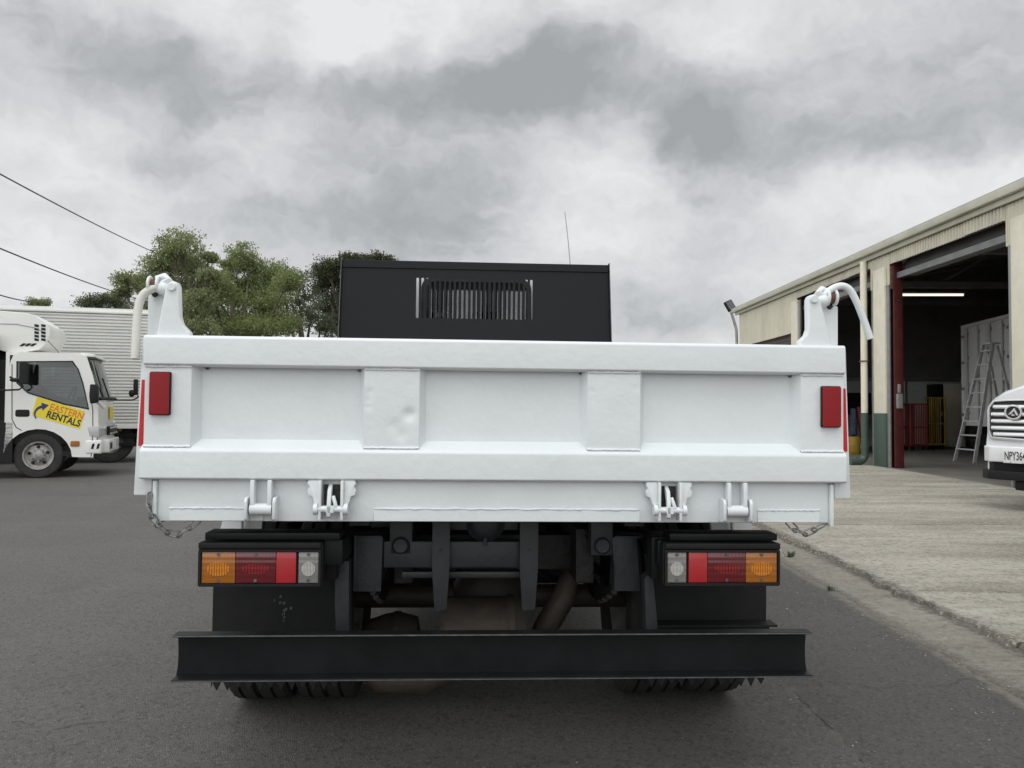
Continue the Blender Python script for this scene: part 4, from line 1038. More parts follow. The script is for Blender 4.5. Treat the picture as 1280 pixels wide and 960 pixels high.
for (a, c, z) in prof_all:
    c = min(c, Y1)
    # each bay's sheets are lapped in short panels
    y = a
    k = 0
    while y < c - .01:
        y2 = min(c, y + (1.02 if z > 3.5 else 1.6)); dz = .012 * math.sin(7 * y) if z > 3.5 else 0; xo = .006 * (k % 2)
        wb('wall_sheet', M['cream'], lambda b: corr_sheet(b, y + .004, y2 - .004, lambda q: z + dz, 3.895, FX + xo, amp=.022 if z > 3.5 else .014), smooth=0)
        y = y2; k += 1
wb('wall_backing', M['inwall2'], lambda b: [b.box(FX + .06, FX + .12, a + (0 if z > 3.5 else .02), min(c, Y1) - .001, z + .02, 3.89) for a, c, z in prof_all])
wb('eave_fascia', M['fascia'], lambda b: b.prism([(FX - .15, 3.985), (FX - .03, 3.985), (FX - .01, 4.09), (FX - .15, 4.105)], 'y', Y0 - .3, Y1 + .35), bevel=.008)
wb('gutter', M['fascia'], lambda b: b.prism([(FX - .075, 3.90), (FX - .03, 3.90), (FX - .03, 3.98), (FX - .075, 3.98)], 'y', Y0 - .2, Y1 + .2), bevel=.01)
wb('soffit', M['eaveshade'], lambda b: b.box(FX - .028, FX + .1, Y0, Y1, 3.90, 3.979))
def roof(b):
    pts = [(FX - .15, 4.107), (17, 6.0), (28, 4.3), (28, 4.24), (17, 5.9), (FX - .02, 4.095)]
    b.plate(pts, (), 'y', Y0 - .3, Y1 + .35)
wb('roof', M['roof'], roof)
def post(y0, y1, label=None, w=.07):
    p = wb('wall_post', M['creampost'], lambda b: b.box(FX - .03, FX + w, y0, y1, 1.03, 3.68), bevel=.008)
    if label: p['label'] = label
    wb('post_base', M['green'], lambda b: b.box(FX - .034, FX + w + .004, y0 - .004, y1 + .004, GZ, 1.03), bevel=.008, parent=p)
    return p
for a, c in ((19.50, 19.92), (14.905, 15.38), (10.55, 11.12), (6.95, 7.55)): post(a, c)
# green lower boards flare slightly past the cream at the bay post
def pipe(b):
    x, y = FX - .10, 15.62
    b.tube([(FX - .10, y, 3.895), (x, y, 3.6), (x, y, 1.035)], .062, 14)
dp = wb('downpipe', M['creampost'], pipe)
def pipe2(b):
    x, y = FX - .10, 15.62
    b.tube(spline([(x, y, 1.034), (x, y, .30), (x - .01, y, .20), (x - .08, y - .02, .13), (x - .22, y - .05, .115), (x - .30, y - .06, .115)], 5), .066, 14)
    b.tube([(x, y, .36), (x, y, .44)], .078, 14); b.tube([(x - .12, y - .03, .125), (x - .16, y - .035, .12)], .080, 14)
wb('downpipe_shoe', M['green'], pipe2, parent=dp)
wb('pipe_clip', M['rust'], lambda b: [b.box(FX - .17, FX - .028, 15.55, 15.69, z, z + .02) for z in (2.0,)], parent=dp)
# steel door guides and the red column
for yg in (14.80, 11.125, 15.42, 19.39): wb('door_guide', M['steel'], lambda b: b.box(FX + .0, FX + .03, yg, yg + .10, GZ, 3.64), bevel=.004)
rc = wb('red_column', M['redpost'], lambda b: (b.box(FX + .04, FX + .20, 14.69, 14.72, GZ, 3.9), b.box(FX + .04, FX + .20, 14.93, 14.97, GZ, 3.9), b.box(FX + .11, FX + .13, 14.72, 14.93, GZ, 3.9)), bevel=.003)
wb('switch_box', M['steel'], lambda b: (b.box(FX + .06, FX + .16, 14.63, 14.689, 1.12, 1.38), b.box(FX + .085, FX + .135, 14.64, 14.689, 1.39, 1.55)), bevel=.01, parent=rc)
wb('rust_patch', M['rust'], lambda b: b.box(FX + .0, FX + .10, 14.70, 14.75, 3.25, 3.66), bevel=.01)
for (a, c) in ((11.14, 14.74), (15.44, 19.46)):
    wb('roller_rail', M['shutrail'], lambda b: b.box(FX + .10, FX + .16, a, c, 3.44, 3.54))
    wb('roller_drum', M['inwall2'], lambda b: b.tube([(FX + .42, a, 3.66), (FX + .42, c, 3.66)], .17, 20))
wb('roller_shutter', M['shutter'], lambda b: b.prism([(FX + .17, GZ)] + [q for i in range(38) for q in ((FX + .09, GZ + .02 + i * .077), (FX + .065, GZ + .04 + i * .077), (FX + .09, GZ + .06 + i * .077))] + [(FX + .09, 2.97), (FX + .17, 2.97)], 'y', 19.93, 24.3), smooth=0)
wb('wall_post', M['creampost'], lambda b: b.box(FX - .0, FX + .25, 24.3, 24.52, GZ, 2.92), bevel=.006)
# far gable, rear wall, near gable
wb('gable_wall', M['cream'], lambda b: b.plate([(FX + .13, GZ), (27.9, GZ), (27.9, 4.28), (17, 5.95), (FX + .13, 4.12)], (), 'y', 24.56, 24.62))
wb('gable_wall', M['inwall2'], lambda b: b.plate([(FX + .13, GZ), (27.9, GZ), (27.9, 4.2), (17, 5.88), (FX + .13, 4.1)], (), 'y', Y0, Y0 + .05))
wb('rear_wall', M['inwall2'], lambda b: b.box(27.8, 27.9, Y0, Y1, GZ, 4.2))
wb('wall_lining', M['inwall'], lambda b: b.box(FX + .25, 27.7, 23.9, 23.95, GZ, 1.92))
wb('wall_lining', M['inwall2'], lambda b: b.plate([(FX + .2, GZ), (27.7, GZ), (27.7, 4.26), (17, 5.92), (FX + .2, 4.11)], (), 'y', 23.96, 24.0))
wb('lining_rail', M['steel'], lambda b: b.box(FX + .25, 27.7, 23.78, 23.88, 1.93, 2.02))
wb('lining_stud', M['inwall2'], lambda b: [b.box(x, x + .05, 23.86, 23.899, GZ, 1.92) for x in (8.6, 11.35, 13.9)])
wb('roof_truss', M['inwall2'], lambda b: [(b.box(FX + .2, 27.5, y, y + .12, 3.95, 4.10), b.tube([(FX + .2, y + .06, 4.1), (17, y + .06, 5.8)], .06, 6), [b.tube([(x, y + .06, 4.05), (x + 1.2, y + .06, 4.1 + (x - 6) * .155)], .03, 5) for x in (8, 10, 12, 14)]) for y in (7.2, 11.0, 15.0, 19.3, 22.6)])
wb('small_sign', M['plate_white'], lambda b: b.box(10.95, 11.15, 23.88, 23.895, .95, 1.03))

# ---- tube light
q = at(1127, 368.5, 19.5); q2 = at(1204, 368.5, 19.5)
em = bpy.data.materials.new('tube_light_glow'); em.use_nodes = True; eb = em.node_tree.nodes['Principled BSDF']
eb.inputs['Emission Color'].default_value = (1, .86, .72, 1); eb.inputs['Emission Strength'].default_value = 1.3; eb.inputs['Base Color'].default_value = (.8, .8, .8, 1)
tl = thing('tube_light', 'glowing fluorescent tube hanging in the dark warehouse bay', 'ceiling light', q)
b = MB(); b.tube([(0, 0, 0), (q2.x - q.x, 0, q2.z - q.z)], .028, 10); b.build('tube', em, tl)
b = MB(); b.box(-.03, q2.x - q.x + .03, -.05, .05, .035, .075); b.tube([(.2, 0, .075), (.2, 0, 4.9 - q.z)], .006, 4); b.tube([(1.2, 0, .075), (1.2, 0, 4.9 - q.z)], .006, 4); b.build('fitting', M['inwall2'], tl)
# ---- white truck box parked inside
WF = Frame((10.5, 19.3, GZ), math.atan2(-.989, -.147))
tb = thing('parked_truck', 'white box truck parked inside the warehouse with closed barred rear doors', 'truck', WF.loc, WF.rot)
b = MB(); b.box(0, 2.6, .04, 4.6, .70, 2.98); b.build('cargo_box', M['cabwhite'], tb, bevel=.01)
b = MB(); b.plate([(0, .68), (2.6, .68), (2.6, 3.0), (0, 3.0)], [[(.07, .76), (2.53, .76), (2.53, 2.93), (.07, 2.93)]], 'y', -.02, .038); b.build('door_frame', M['cabwhite'], tb, bevel=.006)
for x0, x1 in ((.075, 1.295), (1.305, 2.525)):
    d = MB(); d.box(x0, x1, .0, .036, .765, 2.925); dd = d.build('rear_door', M['cabwhite'], tb, bevel=.006)
    for k in (.30, .92):
        r_ = MB(); r_.tube([(x0 + k, -.03, .80), (x0 + k, -.03, 2.90)], .018, 8)
        for z in (.95, 1.6, 2.2, 2.75): r_.box(x0 + k - .05, x0 + k + .05, -.025, .0, z, z + .06)
        r_.build('lock_bar', M['steel'], dd)
    r_ = MB()
    for z in (.9, 1.5, 2.1, 2.7): r_.box(x0 - .05 if x0 < 1 else x1 - .10, x0 + .10 if x0 < 1 else x1 + .05, -.03, -.021, z, z + .06)
    r_.build('door_hinge', M['steel'], dd)
b = MB(); b.box(.3, 2.3, .3, 4.4, .45, .69); b.box(.1, 2.5, .05, .12, .38, .50); b.build('underframe', M['plastic'], tb)
for xw in (.45, 2.15):
    e = bpy.data.objects.new('wheel', None); COL.objects.link(e); e.parent = tb; e.location = (xw, 1.2, .365)
    for q_ in first:
        c = q_.copy(); COL.objects.link(c); c.parent = e
# ---- step ladder
LF = Frame((8.99, 16.84, GZ), R(-87))
ld = thing('step_ladder', 'tall aluminium A frame step ladder standing open in the warehouse doorway', 'ladder', LF.loc, LF.rot)
W0, W1, HT, DT = .66, .30, 2.36, .52
def rail(x0, x1, y0, y1, z0, z1, w, d):
    b = MB(); b.add([(x0 - w, y0 - d, z0), (x0 + w, y0 - d, z0), (x0 + w, y0 + d, z0), (x0 - w, y0 + d, z0), (x1 - w, y1 - d, z1), (x1 + w, y1 - d, z1), (x1 + w, y1 + d, z1), (x1 - w, y1 + d, z1)],
                    [(0, 3, 2, 1), (4, 5, 6, 7), (0, 1, 5, 4), (1, 2, 6, 5), (2, 3, 7, 6), (3, 0, 4, 7)]); return b
for s in (0, 1):
    x0 = 0 if s == 0 else W0; x1 = (W0 - W1) / 2 if s == 0 else (W0 + W1) / 2
    rail(x0, x1, 0, DT, 0, HT, .013, .036).build('front_leg', M['alu'], ld, bevel=.003)
    rail(x0 + (.04 if s == 0 else -.04), x1, 1.12, DT + .08, 0, HT - .04, .012, .025).build('rear_leg', M['alu'], ld, bevel=.003)
for k in range(8):
    t_ = (k + .9) / 8.4; y = DT * t_; z = HT * t_; i = (W0 - W1) / 2 * t_
    b = MB(); b.box(i, W0 - i, y - .045, y + .045, z - .012, z + .012); b.build('tread', M['alu'], ld, bevel=.003)
    if k in (1, 3, 5, 6):
        yb = 1.12 + (DT + .08 - 1.12) * t_; b = MB(); b.box(i + .03, W0 - i - .03, yb - .012, yb + .012, z - .015, z + .015); b.build('cross_brace', M['alu'], ld)
b = MB(); b.box((W0 - W1) / 2 - .03, (W0 + W1) / 2 + .03, DT - .07, DT + .14, HT - .01, HT + .02); b.build('top_cap', M['alu'], ld, bevel=.005)
# ---- clutter in the workshop
def cage(name, label, cat, px0, px1, pyt, Y, mt, nb, group=None, depth=.5, yaw=.2):
    a, c = at(px0, 560, Y), at(px1, 560, Y); h_ = at(px0, pyt, Y).z - GZ; w = c.x - a.x
    t = thing(name, label, cat, (a.x, Y, GZ), (0, 0, yaw), group)
    b = MB()
    for y in (0, depth):
        for i in range(nb + 1): b.tube([(w * i / nb, y, .12), (w * i / nb, y, h_)], .014 if 0 < i < nb else .022, 6)
        for z in (.14, h_ * .5, h_): b.tube([(0, y, z), (w, y, z)], .018, 6)
    for x in (0, w):
        for z in (.14, h_): b.tube([(x, 0, z), (x, depth, z)], .018, 6)
    b.build('cage_frame', mt, t)
    b = MB(); b.box(0, w, 0, depth, .11, .15); b.build('base', mt, t)
    for x in (.08, w - .08):
        for y in (.05, depth - .05):
            k = MB(); k.tube([(x - .02, y, .055), (x + .02, y, .055)], .055, 12); k.build('castor', M['plastic'], t)
    return t
cage('wire_trolley', 'dark red wire trolley beside the red column, left of the pair', 'trolley', 1126, 1139, 506, 21.3, M['redcage'], 4, 'red wire trolleys')
cage('wire_trolley', 'brighter red wire trolley next to the yellow barrier', 'trolley', 1139, 1162, 505, 21.0, M['redcage'], 9, 'red wire trolleys')
cage('safety_barrier', 'yellow tubular barrier standing in front of the beige cabinet', 'barrier', 1165, 1184, 497, 21.6, M['yellow'], 3, depth=.25)
def locker(name, label, px0, px1, pyt, Y, mt):
    a, c = at(px0, 560, Y), at(px1, 560, Y); h_ = at(px0, pyt, Y).z - GZ; w = c.x - a.x
    t = thing(name, label, 'cabinet', (a.x, Y, GZ))
    b = MB(); b.box(0, w, 0, .5, .03, h_); b.build('body', mt, t, bevel=.01)
    b = MB(); b.box(.02, w - .02, -.018, -.002, .06, h_ - .03); d = b.build('door', mt, t, bevel=.005)
    b = MB(); b.box(w - .09, w - .07, -.04, -.018, h_ * .5, h_ * .5 + .12); b.build('handle', M['steel'], d)
locker('cabinet', 'beige metal cabinet against the warehouse wall', 1182, 1207, 480, 22.6, M['cabinet'])
locker('cabinet', 'black narrow cabinet left of the beige one', 1170.5, 1181, 480, 22.7, M['plastic'])
# things in the left bay
p = at(1074, 560, 20.5)
t = thing('rolled_fabric', 'faded blue and red rolled covers leaning in the left bay', 'rolled cover', (p.x, 20.5, GZ))
b = MB(); b.tube([(-.15, 0, 0), (-.12, .1, .5), (-.05, .2, 1.05)], [.09, .10, .07], 10); b.build('blue_roll', M['blue'], t)
b = MB(); b.tube([(.14, -.05, 0), (.10, .05, .6), (.06, .15, 1.1)], [.07, .08, .06], 10); b.build('red_roll', M['redcage'], t)
p = at(1067, 560, 19.6)
t = thing('plastic_drum', 'yellow plastic drum on the floor behind the downpipe', 'drum', (p.x, 19.6, GZ))
b = MB(); b.lathe([(0, 0), (0, .15), (.03, .17), (.36, .17), (.40, .14), (.40, .05)], (0, 0, 0), 'z', 20); b.build('drum', M['yellow'], t); b = MB(); b.tube([(0, 0, .40), (0, 0, .45)], .05, 12); b.build('cap', M['plastic'], t)
p = at(1076, 500, 22.5)
t = thing('tool_bench', 'dark workbench and shelf in the shadow of the left bay', 'workbench', (p.x, 22.6, GZ))
b = MB(); b.box(-2.2, .5, 0, .7, .82, .88); b.build('bench_top', M['inwall2'], t); b = MB(); b.box(-2.2, .5, .4, .7, .88, 1.5); b.build('shelf', M['plastic'], t)
for x in (-2.1, .4): b = MB(); b.box(x, x + .07, .05, .12, 0, .82); b.build('leg', M['inwall2'], t)

# ---- floodlight on bent pole beyond the warehouse
FF = 26.0; p0 = at(922, 425, FF); 
fl_ = thing('floodlight_pole', 'grey bent pole with a small black floodlight beyond the warehouse end', 'floodlight', (p0.x, FF, 0))
b = MB(); P_ = [at(x, y, FF) for x, y in ((921, 425), (920.5, 412), (918, 403), (914, 390))]
b.tube([(0, 0, 0)] + [(q.x - p0.x, 0, q.z) for q in P_], .045, 10); b.build('pole', M['steel'], fl_)
h0, h1 = at(909.5, 377, FF), at(914, 389, FF)
b = MB(); b.box(-.13, .13, -.10, .02, -.17, .17); hd_ = b.build('lamp_head', M['plastic'], fl_, bevel=.02); hd_.location = ((h0.x + h1.x) / 2 - p0.x, 0, (h0.z + h1.z) / 2); hd_.rotation_euler = (R(-20), R(-22), R(15))
b = MB(); b.box(-.10, .10, -.108, -.101, -.14, .14); b.build('lamp_glass', M['tint'], hd_)
# low dark roof beyond
p = at(905, 425, 40)
t = thing('distant_shed', 'low dark shed roof just beyond the far end of the warehouse', 'shed', (p.x + 3, 42, 0))
b = MB(); b.prism([(-2.4, 3.9), (-1.2, 4.35), (4, 4.5), (4, 3.9)], 'y', 0, 6); b.build('roof', M['inwall2'], t); b = MB(); b.box(-2.2, 3.9, .2, 5.8, 0, 3.9); b.build('wall', M['inwall2'], t)
# far hedge line closing the yard (behind the trucks)
rs = np.random.RandomState(2); n = 26000
P = np.stack([rs.uniform(-60, 40, n), rs.normal(62, 1.2, n), np.abs(rs.uniform(0, 1, n)) * 2.6], 1); P[:, 2] *= .75 + .25 * np.sin(P[:, 0] * .7) * np.cos(P[:, 0] * .23)
a = rs.normal(size=(n, 3)); a /= np.linalg.norm(a, axis=1)[:, None]; c = np.cross(a, rs.normal(size=(n, 3))); c /= np.linalg.norm(c, axis=1)[:, None]; a *= .16; c *= .12
V = np.stack([P - a, P + c, P + a, P - c], 1).reshape(-1, 3)
me = bpy.data.meshes.new('distant_hedge'); me.from_pydata(V.tolist(), [], np.arange(4 * n).reshape(-1, 4).tolist()); me.materials.append(M['leafC'])
o = bpy.data.objects.new('distant_hedge', me); COL.objects.link(o); struct(o, 'stuff')

# ================================================================== PICKUP / SUV AT THE RIGHT EDGE
q = at(1270, 515, 8.6); SF = Frame((q.x, 8.6, .05), R(-58))
sv = thing('pickup_truck', 'silver white pickup with chrome bar grille at the right edge of the picture', 'car', SF.loc, SF.rot)
def sy(pts, v=0): return [SF.y(v, *p) for p in pts]
hood = sy([(1233.6, 507), (1242.6, 496.5), (1256, 488), (1280, 480)], .05)
low = sy([(1233, 540), (1229, 562), (1230, 578)], .05)
xl_ = hood[0][0]; HR = .95
def section(y, inset, dz, xlow=0):
    L = [(xl_ + inset, .50), (xl_ - .02 + inset, low[1][1]), (xl_ + inset, low[0][1]), (hood[0][0] + inset, hood[0][1] + dz), (hood[1][0] + inset * .8, hood[1][1] + dz), (hood[2][0] + inset * .5, hood[2][1] + dz), (hood[3][0], hood[3][1] + dz)]
    top = hood[3][1] + dz
    Rr = [(.45, top + .01), (HR - .25, top - .01), (HR - .08, hood[1][1] + dz), (HR, hood[0][1] + dz), (HR, low[0][1]), (HR, low[1][1]), (HR, .50)]
    return [(x, y, z) for x, z in L + Rr]
secs = [section(0.0, .03, -.045), section(.05, .01, -.01), section(.12, 0, 0.0), section(.5, -.01, .04), section(1.15, -.02, .09), section(4.9, -.02, .05)]
b = MB(); n = len(secs[0])
vs = [v for s_ in secs for v in s_]; fs = [tuple(range(n))] + [tuple(reversed(range((len(secs) - 1) * n, len(secs) * n)))]
for i in range(len(secs) - 1):
    for k in range(n): k2 = (k + 1) % n; fs.append((i * n + k, (i + 1) * n + k, (i + 1) * n + k2, i * n + k2))
b.add(vs, fs); bd = b.build('body', M['suv'], sv, smooth=50)
b = MB(); cz = hood[3][1] + .05
b.add([(xl_ + .10, 1.2, cz), (HR - .08, 1.2, cz), (HR - .22, 1.85, cz + .55), (xl_ + .24, 1.85, cz + .55), (xl_ + .06, 3.6, cz), (HR - .05, 3.6, cz), (HR - .2, 3.2, cz + .55), (xl_ + .22, 3.2, cz + .55)],
      [(0, 1, 2, 3), (4, 7, 6, 5), (0, 3, 7, 4), (1, 5, 6, 2), (3, 2, 6, 7)])
b.build('cabin', M['tint'], sv, bevel=.04)
gy = -.004
gp = sy([(1237, 509), (1243, 500.5), (1262, 499), (1283, 498.5)], 0) + [(.46, sy([(1283, 498.5)])[0][1])] + [(.50, sy([(1280, 535)])[0][1])] + sy([(1283, 552), (1240, 548.5), (1237, 540)], 0)
def shrink(pts, k):
    cx = sum(p[0] for p in pts) / len(pts); cz_ = sum(p[1] for p in pts) / len(pts)
    return [(cx + (p[0] - cx) * (1 - k), cz_ + (p[1] - cz_) * (1 - k * 1.6)) for p in pts]
gi = shrink(gp, .065)
b = MB(); b.plate(gp, [gi], 'y', -.035, .03); gs = b.build('grille_surround', M['chrome'], sv, bevel=.010)
b = MB(); b.plate(shrink(gp, .03), (), 'y', -.006, .02); b.build('grille_backing', M['darkchrome'], gs)
x0g = gi[0][0] + .015
for i, py in enumerate((509, 518.5, 527, 535.5, 543.5)):
    z = sy([(1262, py)])[0][1]
    b = MB(); b.prism([(-.030, z - .016), (-.044, z - .002), (-.036, z + .022), (-.006, z + .030), (-.006, z - .020)], 'x', x0g + (.02 if i in (0, 4) else 0), .44)
    k = b.build('grille_bar', M['chrome'], gs, bevel=.004)
# emblem: a ring with a folded angular mark
b = MB(); zc = sy([(1270, 515.5)])[0][1]; cx = 0.0
ring = [(cx + .088 * math.cos(R(a)), zc + .080 * math.sin(R(a))) for a in range(0, 360, 10)]; ri = [(cx + .070 * math.cos(R(a)), zc + .062 * math.sin(R(a))) for a in range(0, 360, 10)]
b.plate(ring, [ri], 'y', -.062, -.030); em_ = b.build('emblem', M['chrome'], gs, bevel=.004)
b = MB(); b.plate(ri, (), 'y', -.048, -.040); b.build('emblem_field', M['darkchrome'], em_)
b = MB(); b.plate([(cx - .050, zc - .022), (cx + .012, zc + .046), (cx + .052, zc - .030), (cx + .030, zc - .030), (cx + .008, zc + .014), (cx - .028, zc - .022)], (), 'y', -.058, -.046)
b.plate([(cx - .022, zc - .034), (cx - .006, zc - .012), (cx + .018, zc - .034)], (), 'y', -.058, -.046); b.build('emblem_mark', M['chrome'], em_)
# bumper, lip, plate
bp = sy([(1229, 561), (1236, 557), (1290, 556)], -.05); zb0 = sy([(1260, 578)], -.05)[0][1]; zt0 = bp[1][1]
b = MB(); b.plate([(xl_ - .03, .35), (xl_ - .045, .12), (xl_ - .02, .02), (xl_ + .08, -.075), (.45, -.11), (.85, -.05), (HR + .01, .1), (HR, .35)], (), 'z', zb0, zt0); b.build('front_bumper', M['suv'], sv, bevel=.018, seg=3)
b = MB(); zl1 = sy([(1260, 590)], -.05)[0][1]; b.plate([(xl_ + .02, .3), (xl_ + .01, .05), (xl_ + .10, -.02), (.8, -.0), (HR - .05, .3)], (), 'z', zl1, zb0 - .001); b.build('lower_grille', M['plastic'], sv)
b = MB(); b.plate([(xl_ - .02, .13), (xl_ + .0, .05), (xl_ + .045, .03), (xl_ + .045, .13)], (), 'z', zl1 - .02, zb0); b.build('bumper_corner', M['suv'], sv, bevel=.01)
zl0 = sy([(1260, 600)], -.05)[0][1]
b = MB(); b.plate([(xl_ - .05, .3), (xl_ - .065, .10), (xl_ - .03, .0), (xl_ + .08, -.09), (.45, -.12), (.85, -.06), (HR + .02, .1), (HR, .3)], (), 'z', zl0, zl1 + .012); b.build('bumper_lip', M['plastic'], sv, bevel=.015)
b = MB(); b.box(.0, .9, -.05, 1.5, zl0 - .10, zl0 - .001); b.build('under_tray', M['plastic'], sv, bevel=.02)
pl0 = sy([(1254, 561)], -.12)[0]; pz1 = sy([(1256, 578.5)], -.12)[0][1]; pw = .235
b = MB(); b.box(pl0[0], pl0[0] + pw, -.125, -.105, pz1, pl0[1]); npl = b.build('number_plate', M['plate_white'], sv, bevel=.004)
text_part('plate_characters', 'NPY364', (pl0[1] - pz1) * .86, M['black_ink'], npl, (pl0[0] + pw / 2, -.1265, (pl0[1] + pz1) / 2 - .002), (R(90), 0, 0), xs=.50, bold=.0012)
for i in range(2):
    b = MB(); b.box(pl0[0] + .07 + i * .12, pl0[0] + .08 + i * .12, -.128, -.12, pz1 + .002, pz1 + .012); b.build('plate_screw', M['steel'], npl)
b = MB(); b.plate([(HR - .38, .98), (HR - .02, 1.04), (HR - .02, .90), (HR - .34, .84)], (), 'y', -.01, .05); b.build('headlight', M['headlamp'], sv, bevel=.01)
for xw in (xl_ + .20, HR - .13):
    for yw in (1.2, 4.1):
        e = bpy.data.objects.new('wheel', None); COL.objects.link(e); e.parent = sv; e.location = (xw, yw, .37)
        for q_ in first:
            c = q_.copy(); COL.objects.link(c); c.parent = e

# ================================================================== SKY AND LIGHT
w = bpy.data.worlds.new('World'); sc.world = w; w.use_nodes = True; nt = w.node_tree; N = nt.nodes; L = nt.links; N.clear()
out = N.new('ShaderNodeOutputWorld'); bg = N.new('ShaderNodeBackground'); L.new(bg.outputs[0], out.inputs[0])
SUN_EL, SUN_AZ = R(62), R(200)      # behind the camera, a little to the left
sky = N.new('ShaderNodeTexSky'); sky.sky_type = 'NISHITA'; sky.sun_disc = False; sky.sun_elevation = SUN_EL; sky.sun_rotation = SUN_AZ
bg.inputs['Strength'].default_value = .10
tc = N.new('ShaderNodeTexCoord'); D = tc.outputs['Generated']
def M_(op, a, c=None, d=None, clamp=False):
    x = N.new('ShaderNodeMath'); x.operation = op; x.use_clamp = clamp
    for k, q in ((0, a), (1, c), (2, d)):
        if q is None: continue
        if isinstance(q, (int, float)): x.inputs[k].default_value = q
        else: L.new(q, x.inputs[k])
    return x.outputs[0]
def V_(op, a, c=None, s=None):
    x = N.new('ShaderNodeVectorMath'); x.operation = op
    for k, q in ((0, a), (1, c)):
        if q is None: continue
        if isinstance(q, (tuple, Vector)): x.inputs[k].default_value = tuple(q)
        else: L.new(q, x.inputs[k])
    if s is not None: x.inputs['Scale'].default_value = s
    return x
def MR(s, a, c, lo, hi, smooth=True):
    r = N.new('ShaderNodeMapRange'); r.interpolation_type = 'SMOOTHSTEP' if smooth else 'LINEAR'
    for k, q in ((1, a), (2, c), (3, lo), (4, hi)): r.inputs[k].default_value = q
    L.new(s, r.inputs[0]); return r.outputs[0]
def NZ(vec, scale, detail, rough, off=0):
    mp_ = N.new('ShaderNodeMapping'); mp_.inputs['Location'].default_value = (off, off * .7, -off); L.new(vec, mp_.inputs[0])
    n = N.new('ShaderNodeTexNoise'); n.noise_dimensions = '3D'; n.inputs['Scale'].default_value = scale; n.inputs['Detail'].default_value = detail
    n.inputs['Roughness'].default_value = rough; L.new(mp_.outputs[0], n.inputs['Vector']); return n
sep = N.new('ShaderNodeSeparateXYZ'); L.new(D, sep.inputs[0])
wn = NZ(D, 15.0, 3, .6, 1.3)
wv = V_('SUBTRACT', wn.outputs['Color'], (.5, .5, .5)); wv = V_('SCALE', wv.outputs[0], s=.075)
Wd = V_('ADD', D, wv.outputs[0]).outputs[0]
flat = N.new('ShaderNodeMapping'); flat.inputs['Scale'].default_value = (1, 1, 1.9); L.new(Wd, flat.inputs[0])
n1 = NZ(flat.outputs[0], 5.0, 5, .56, 7.7).outputs['Fac']
n2 = NZ(flat.outputs[0], 8.5, 4, .58, 3.1).outputs['Fac']
bil = M_('ABSOLUTE', M_('SUBTRACT', n2, .5))
val = M_('ADD', MR(n1, .32, .68, .42, -.42, False), MR(bil, 0.0, .20, .20, -.17, False))   # + bright, - dark
# cloud banks (direction in the sky, horizontal and vertical extent, darkness)
banks = [(700, 70, .085, .045, -1.15), (640, 110, .13, .035, -.8), (500, 120, .11, .04, -.75), (270, 110, .17, .055, -.95), (110, 60, .12, .05, -.5), (875, 155, .065, .045, -1.2), (215, 200, .05, .02, -.6), (1165, 110, .17, .075, -.95), (1000, 190, .13, .03, -.6),
         (510, 240, .085, .05, -1.0), (600, 215, .06, .04, -.6), (560, 300, .14, .035, -.45), (900, 250, .09, .04, -.55), (850, 400, .10, .03, -.6), (300, 260, .12, .03, -.35),
         (60, 240, .10, .05, .6), (500, 20, .20, .05, .6), (900, 40, .10, .04, .6), (770, 215, .06, .04, .5), (340, 160, .04, .03, .3), (1180, 230, .14, .04, .5), (700, 290, .07, .03, .3), (420, 80, .04, .02, .5)]
for (px, py, ax, az, s_) in banks:
    d = ray(px, py).normalized(); u = Vector((d.y, -d.x, 0)).normalized(); vv = u.cross(d)
    rel = V_('SUBTRACT', Wd, d).outputs[0]
    # one matrix-like scale: distance in the bank's own widths
    a = V_('DOT_PRODUCT', rel, u / ax).outputs['Value']; c = V_('DOT_PRODUCT', rel, vv / az).outputs['Value']
    q = M_('MULTIPLY_ADD', a, a, M_('MULTIPLY', c, c))
    val = M_('MULTIPLY_ADD', M_('POWER', 2.718, M_('MULTIPLY', q, -1.0)), s_ * (1 if s_ < 0 else .9), val)
fac = MR(val, -1.25, .65, 0, 1, False)
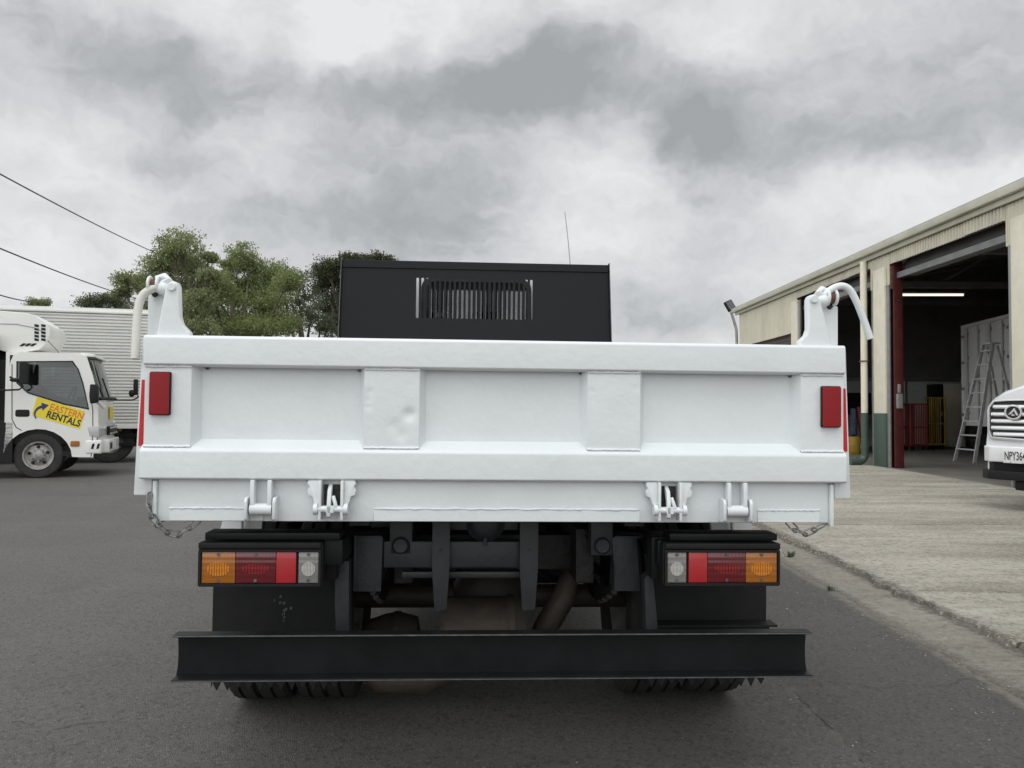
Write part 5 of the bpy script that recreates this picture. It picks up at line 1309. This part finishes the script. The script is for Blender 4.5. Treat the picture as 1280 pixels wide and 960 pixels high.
cr_ = N.new('ShaderNodeValToRGB'); L.new(fac, cr_.inputs[0]); E_ = cr_.color_ramp.elements
CLOUD = [(0.0, (.375, .387, .398)), (.28, (.475, .488, .498)), (.50, (.60, .613, .622)), (.72, (.705, .717, .724)), (1.0, (.83, .84, .845))]
E_[0].position, E_[0].color = CLOUD[0][0], (*CLOUD[0][1], 1); E_[1].position, E_[1].color = CLOUD[-1][0], (*CLOUD[-1][1], 1)
for p_, c_ in CLOUD[1:-1]: e_ = E_.new(p_); e_.color = (*c_, 1)
# an overcast sky is brightest overhead and on the sun's side
sd = Vector((math.sin(SUN_AZ) * math.cos(SUN_EL), math.cos(SUN_AZ) * math.cos(SUN_EL), math.sin(SUN_EL)))
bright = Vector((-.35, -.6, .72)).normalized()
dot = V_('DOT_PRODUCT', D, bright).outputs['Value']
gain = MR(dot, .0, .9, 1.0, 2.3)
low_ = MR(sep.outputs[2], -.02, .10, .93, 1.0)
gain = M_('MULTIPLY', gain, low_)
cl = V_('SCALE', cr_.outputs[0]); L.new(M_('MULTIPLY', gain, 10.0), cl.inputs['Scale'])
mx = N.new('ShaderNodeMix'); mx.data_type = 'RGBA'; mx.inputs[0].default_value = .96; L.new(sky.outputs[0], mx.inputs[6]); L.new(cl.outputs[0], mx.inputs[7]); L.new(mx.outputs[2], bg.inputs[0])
w.cycles.sampling_method = 'MANUAL'; w.cycles.sample_map_resolution = 512
ld_ = bpy.data.lights.new('sun', 'SUN'); ld_.energy = .5; ld_.angle = R(22); ld_.color = (1, .985, .96)
lo = bpy.data.objects.new('sun', ld_); COL.objects.link(lo); lo.rotation_euler = (-sd).to_track_quat('-Z', 'Y').to_euler()
sc.view_settings.view_transform = 'Standard'; sc.view_settings.look = 'None'; sc.view_settings.gamma = 1; sc.view_settings.exposure = 0
sc.cycles.max_bounces = 6; sc.cycles.diffuse_bounces = 3; sc.cycles.glossy_bounces = 3; sc.cycles.transparent_max_bounces = 12; sc.cycles.caustics_reflective = False; sc.cycles.caustics_refractive = False
sc.cycles.use_denoising = True
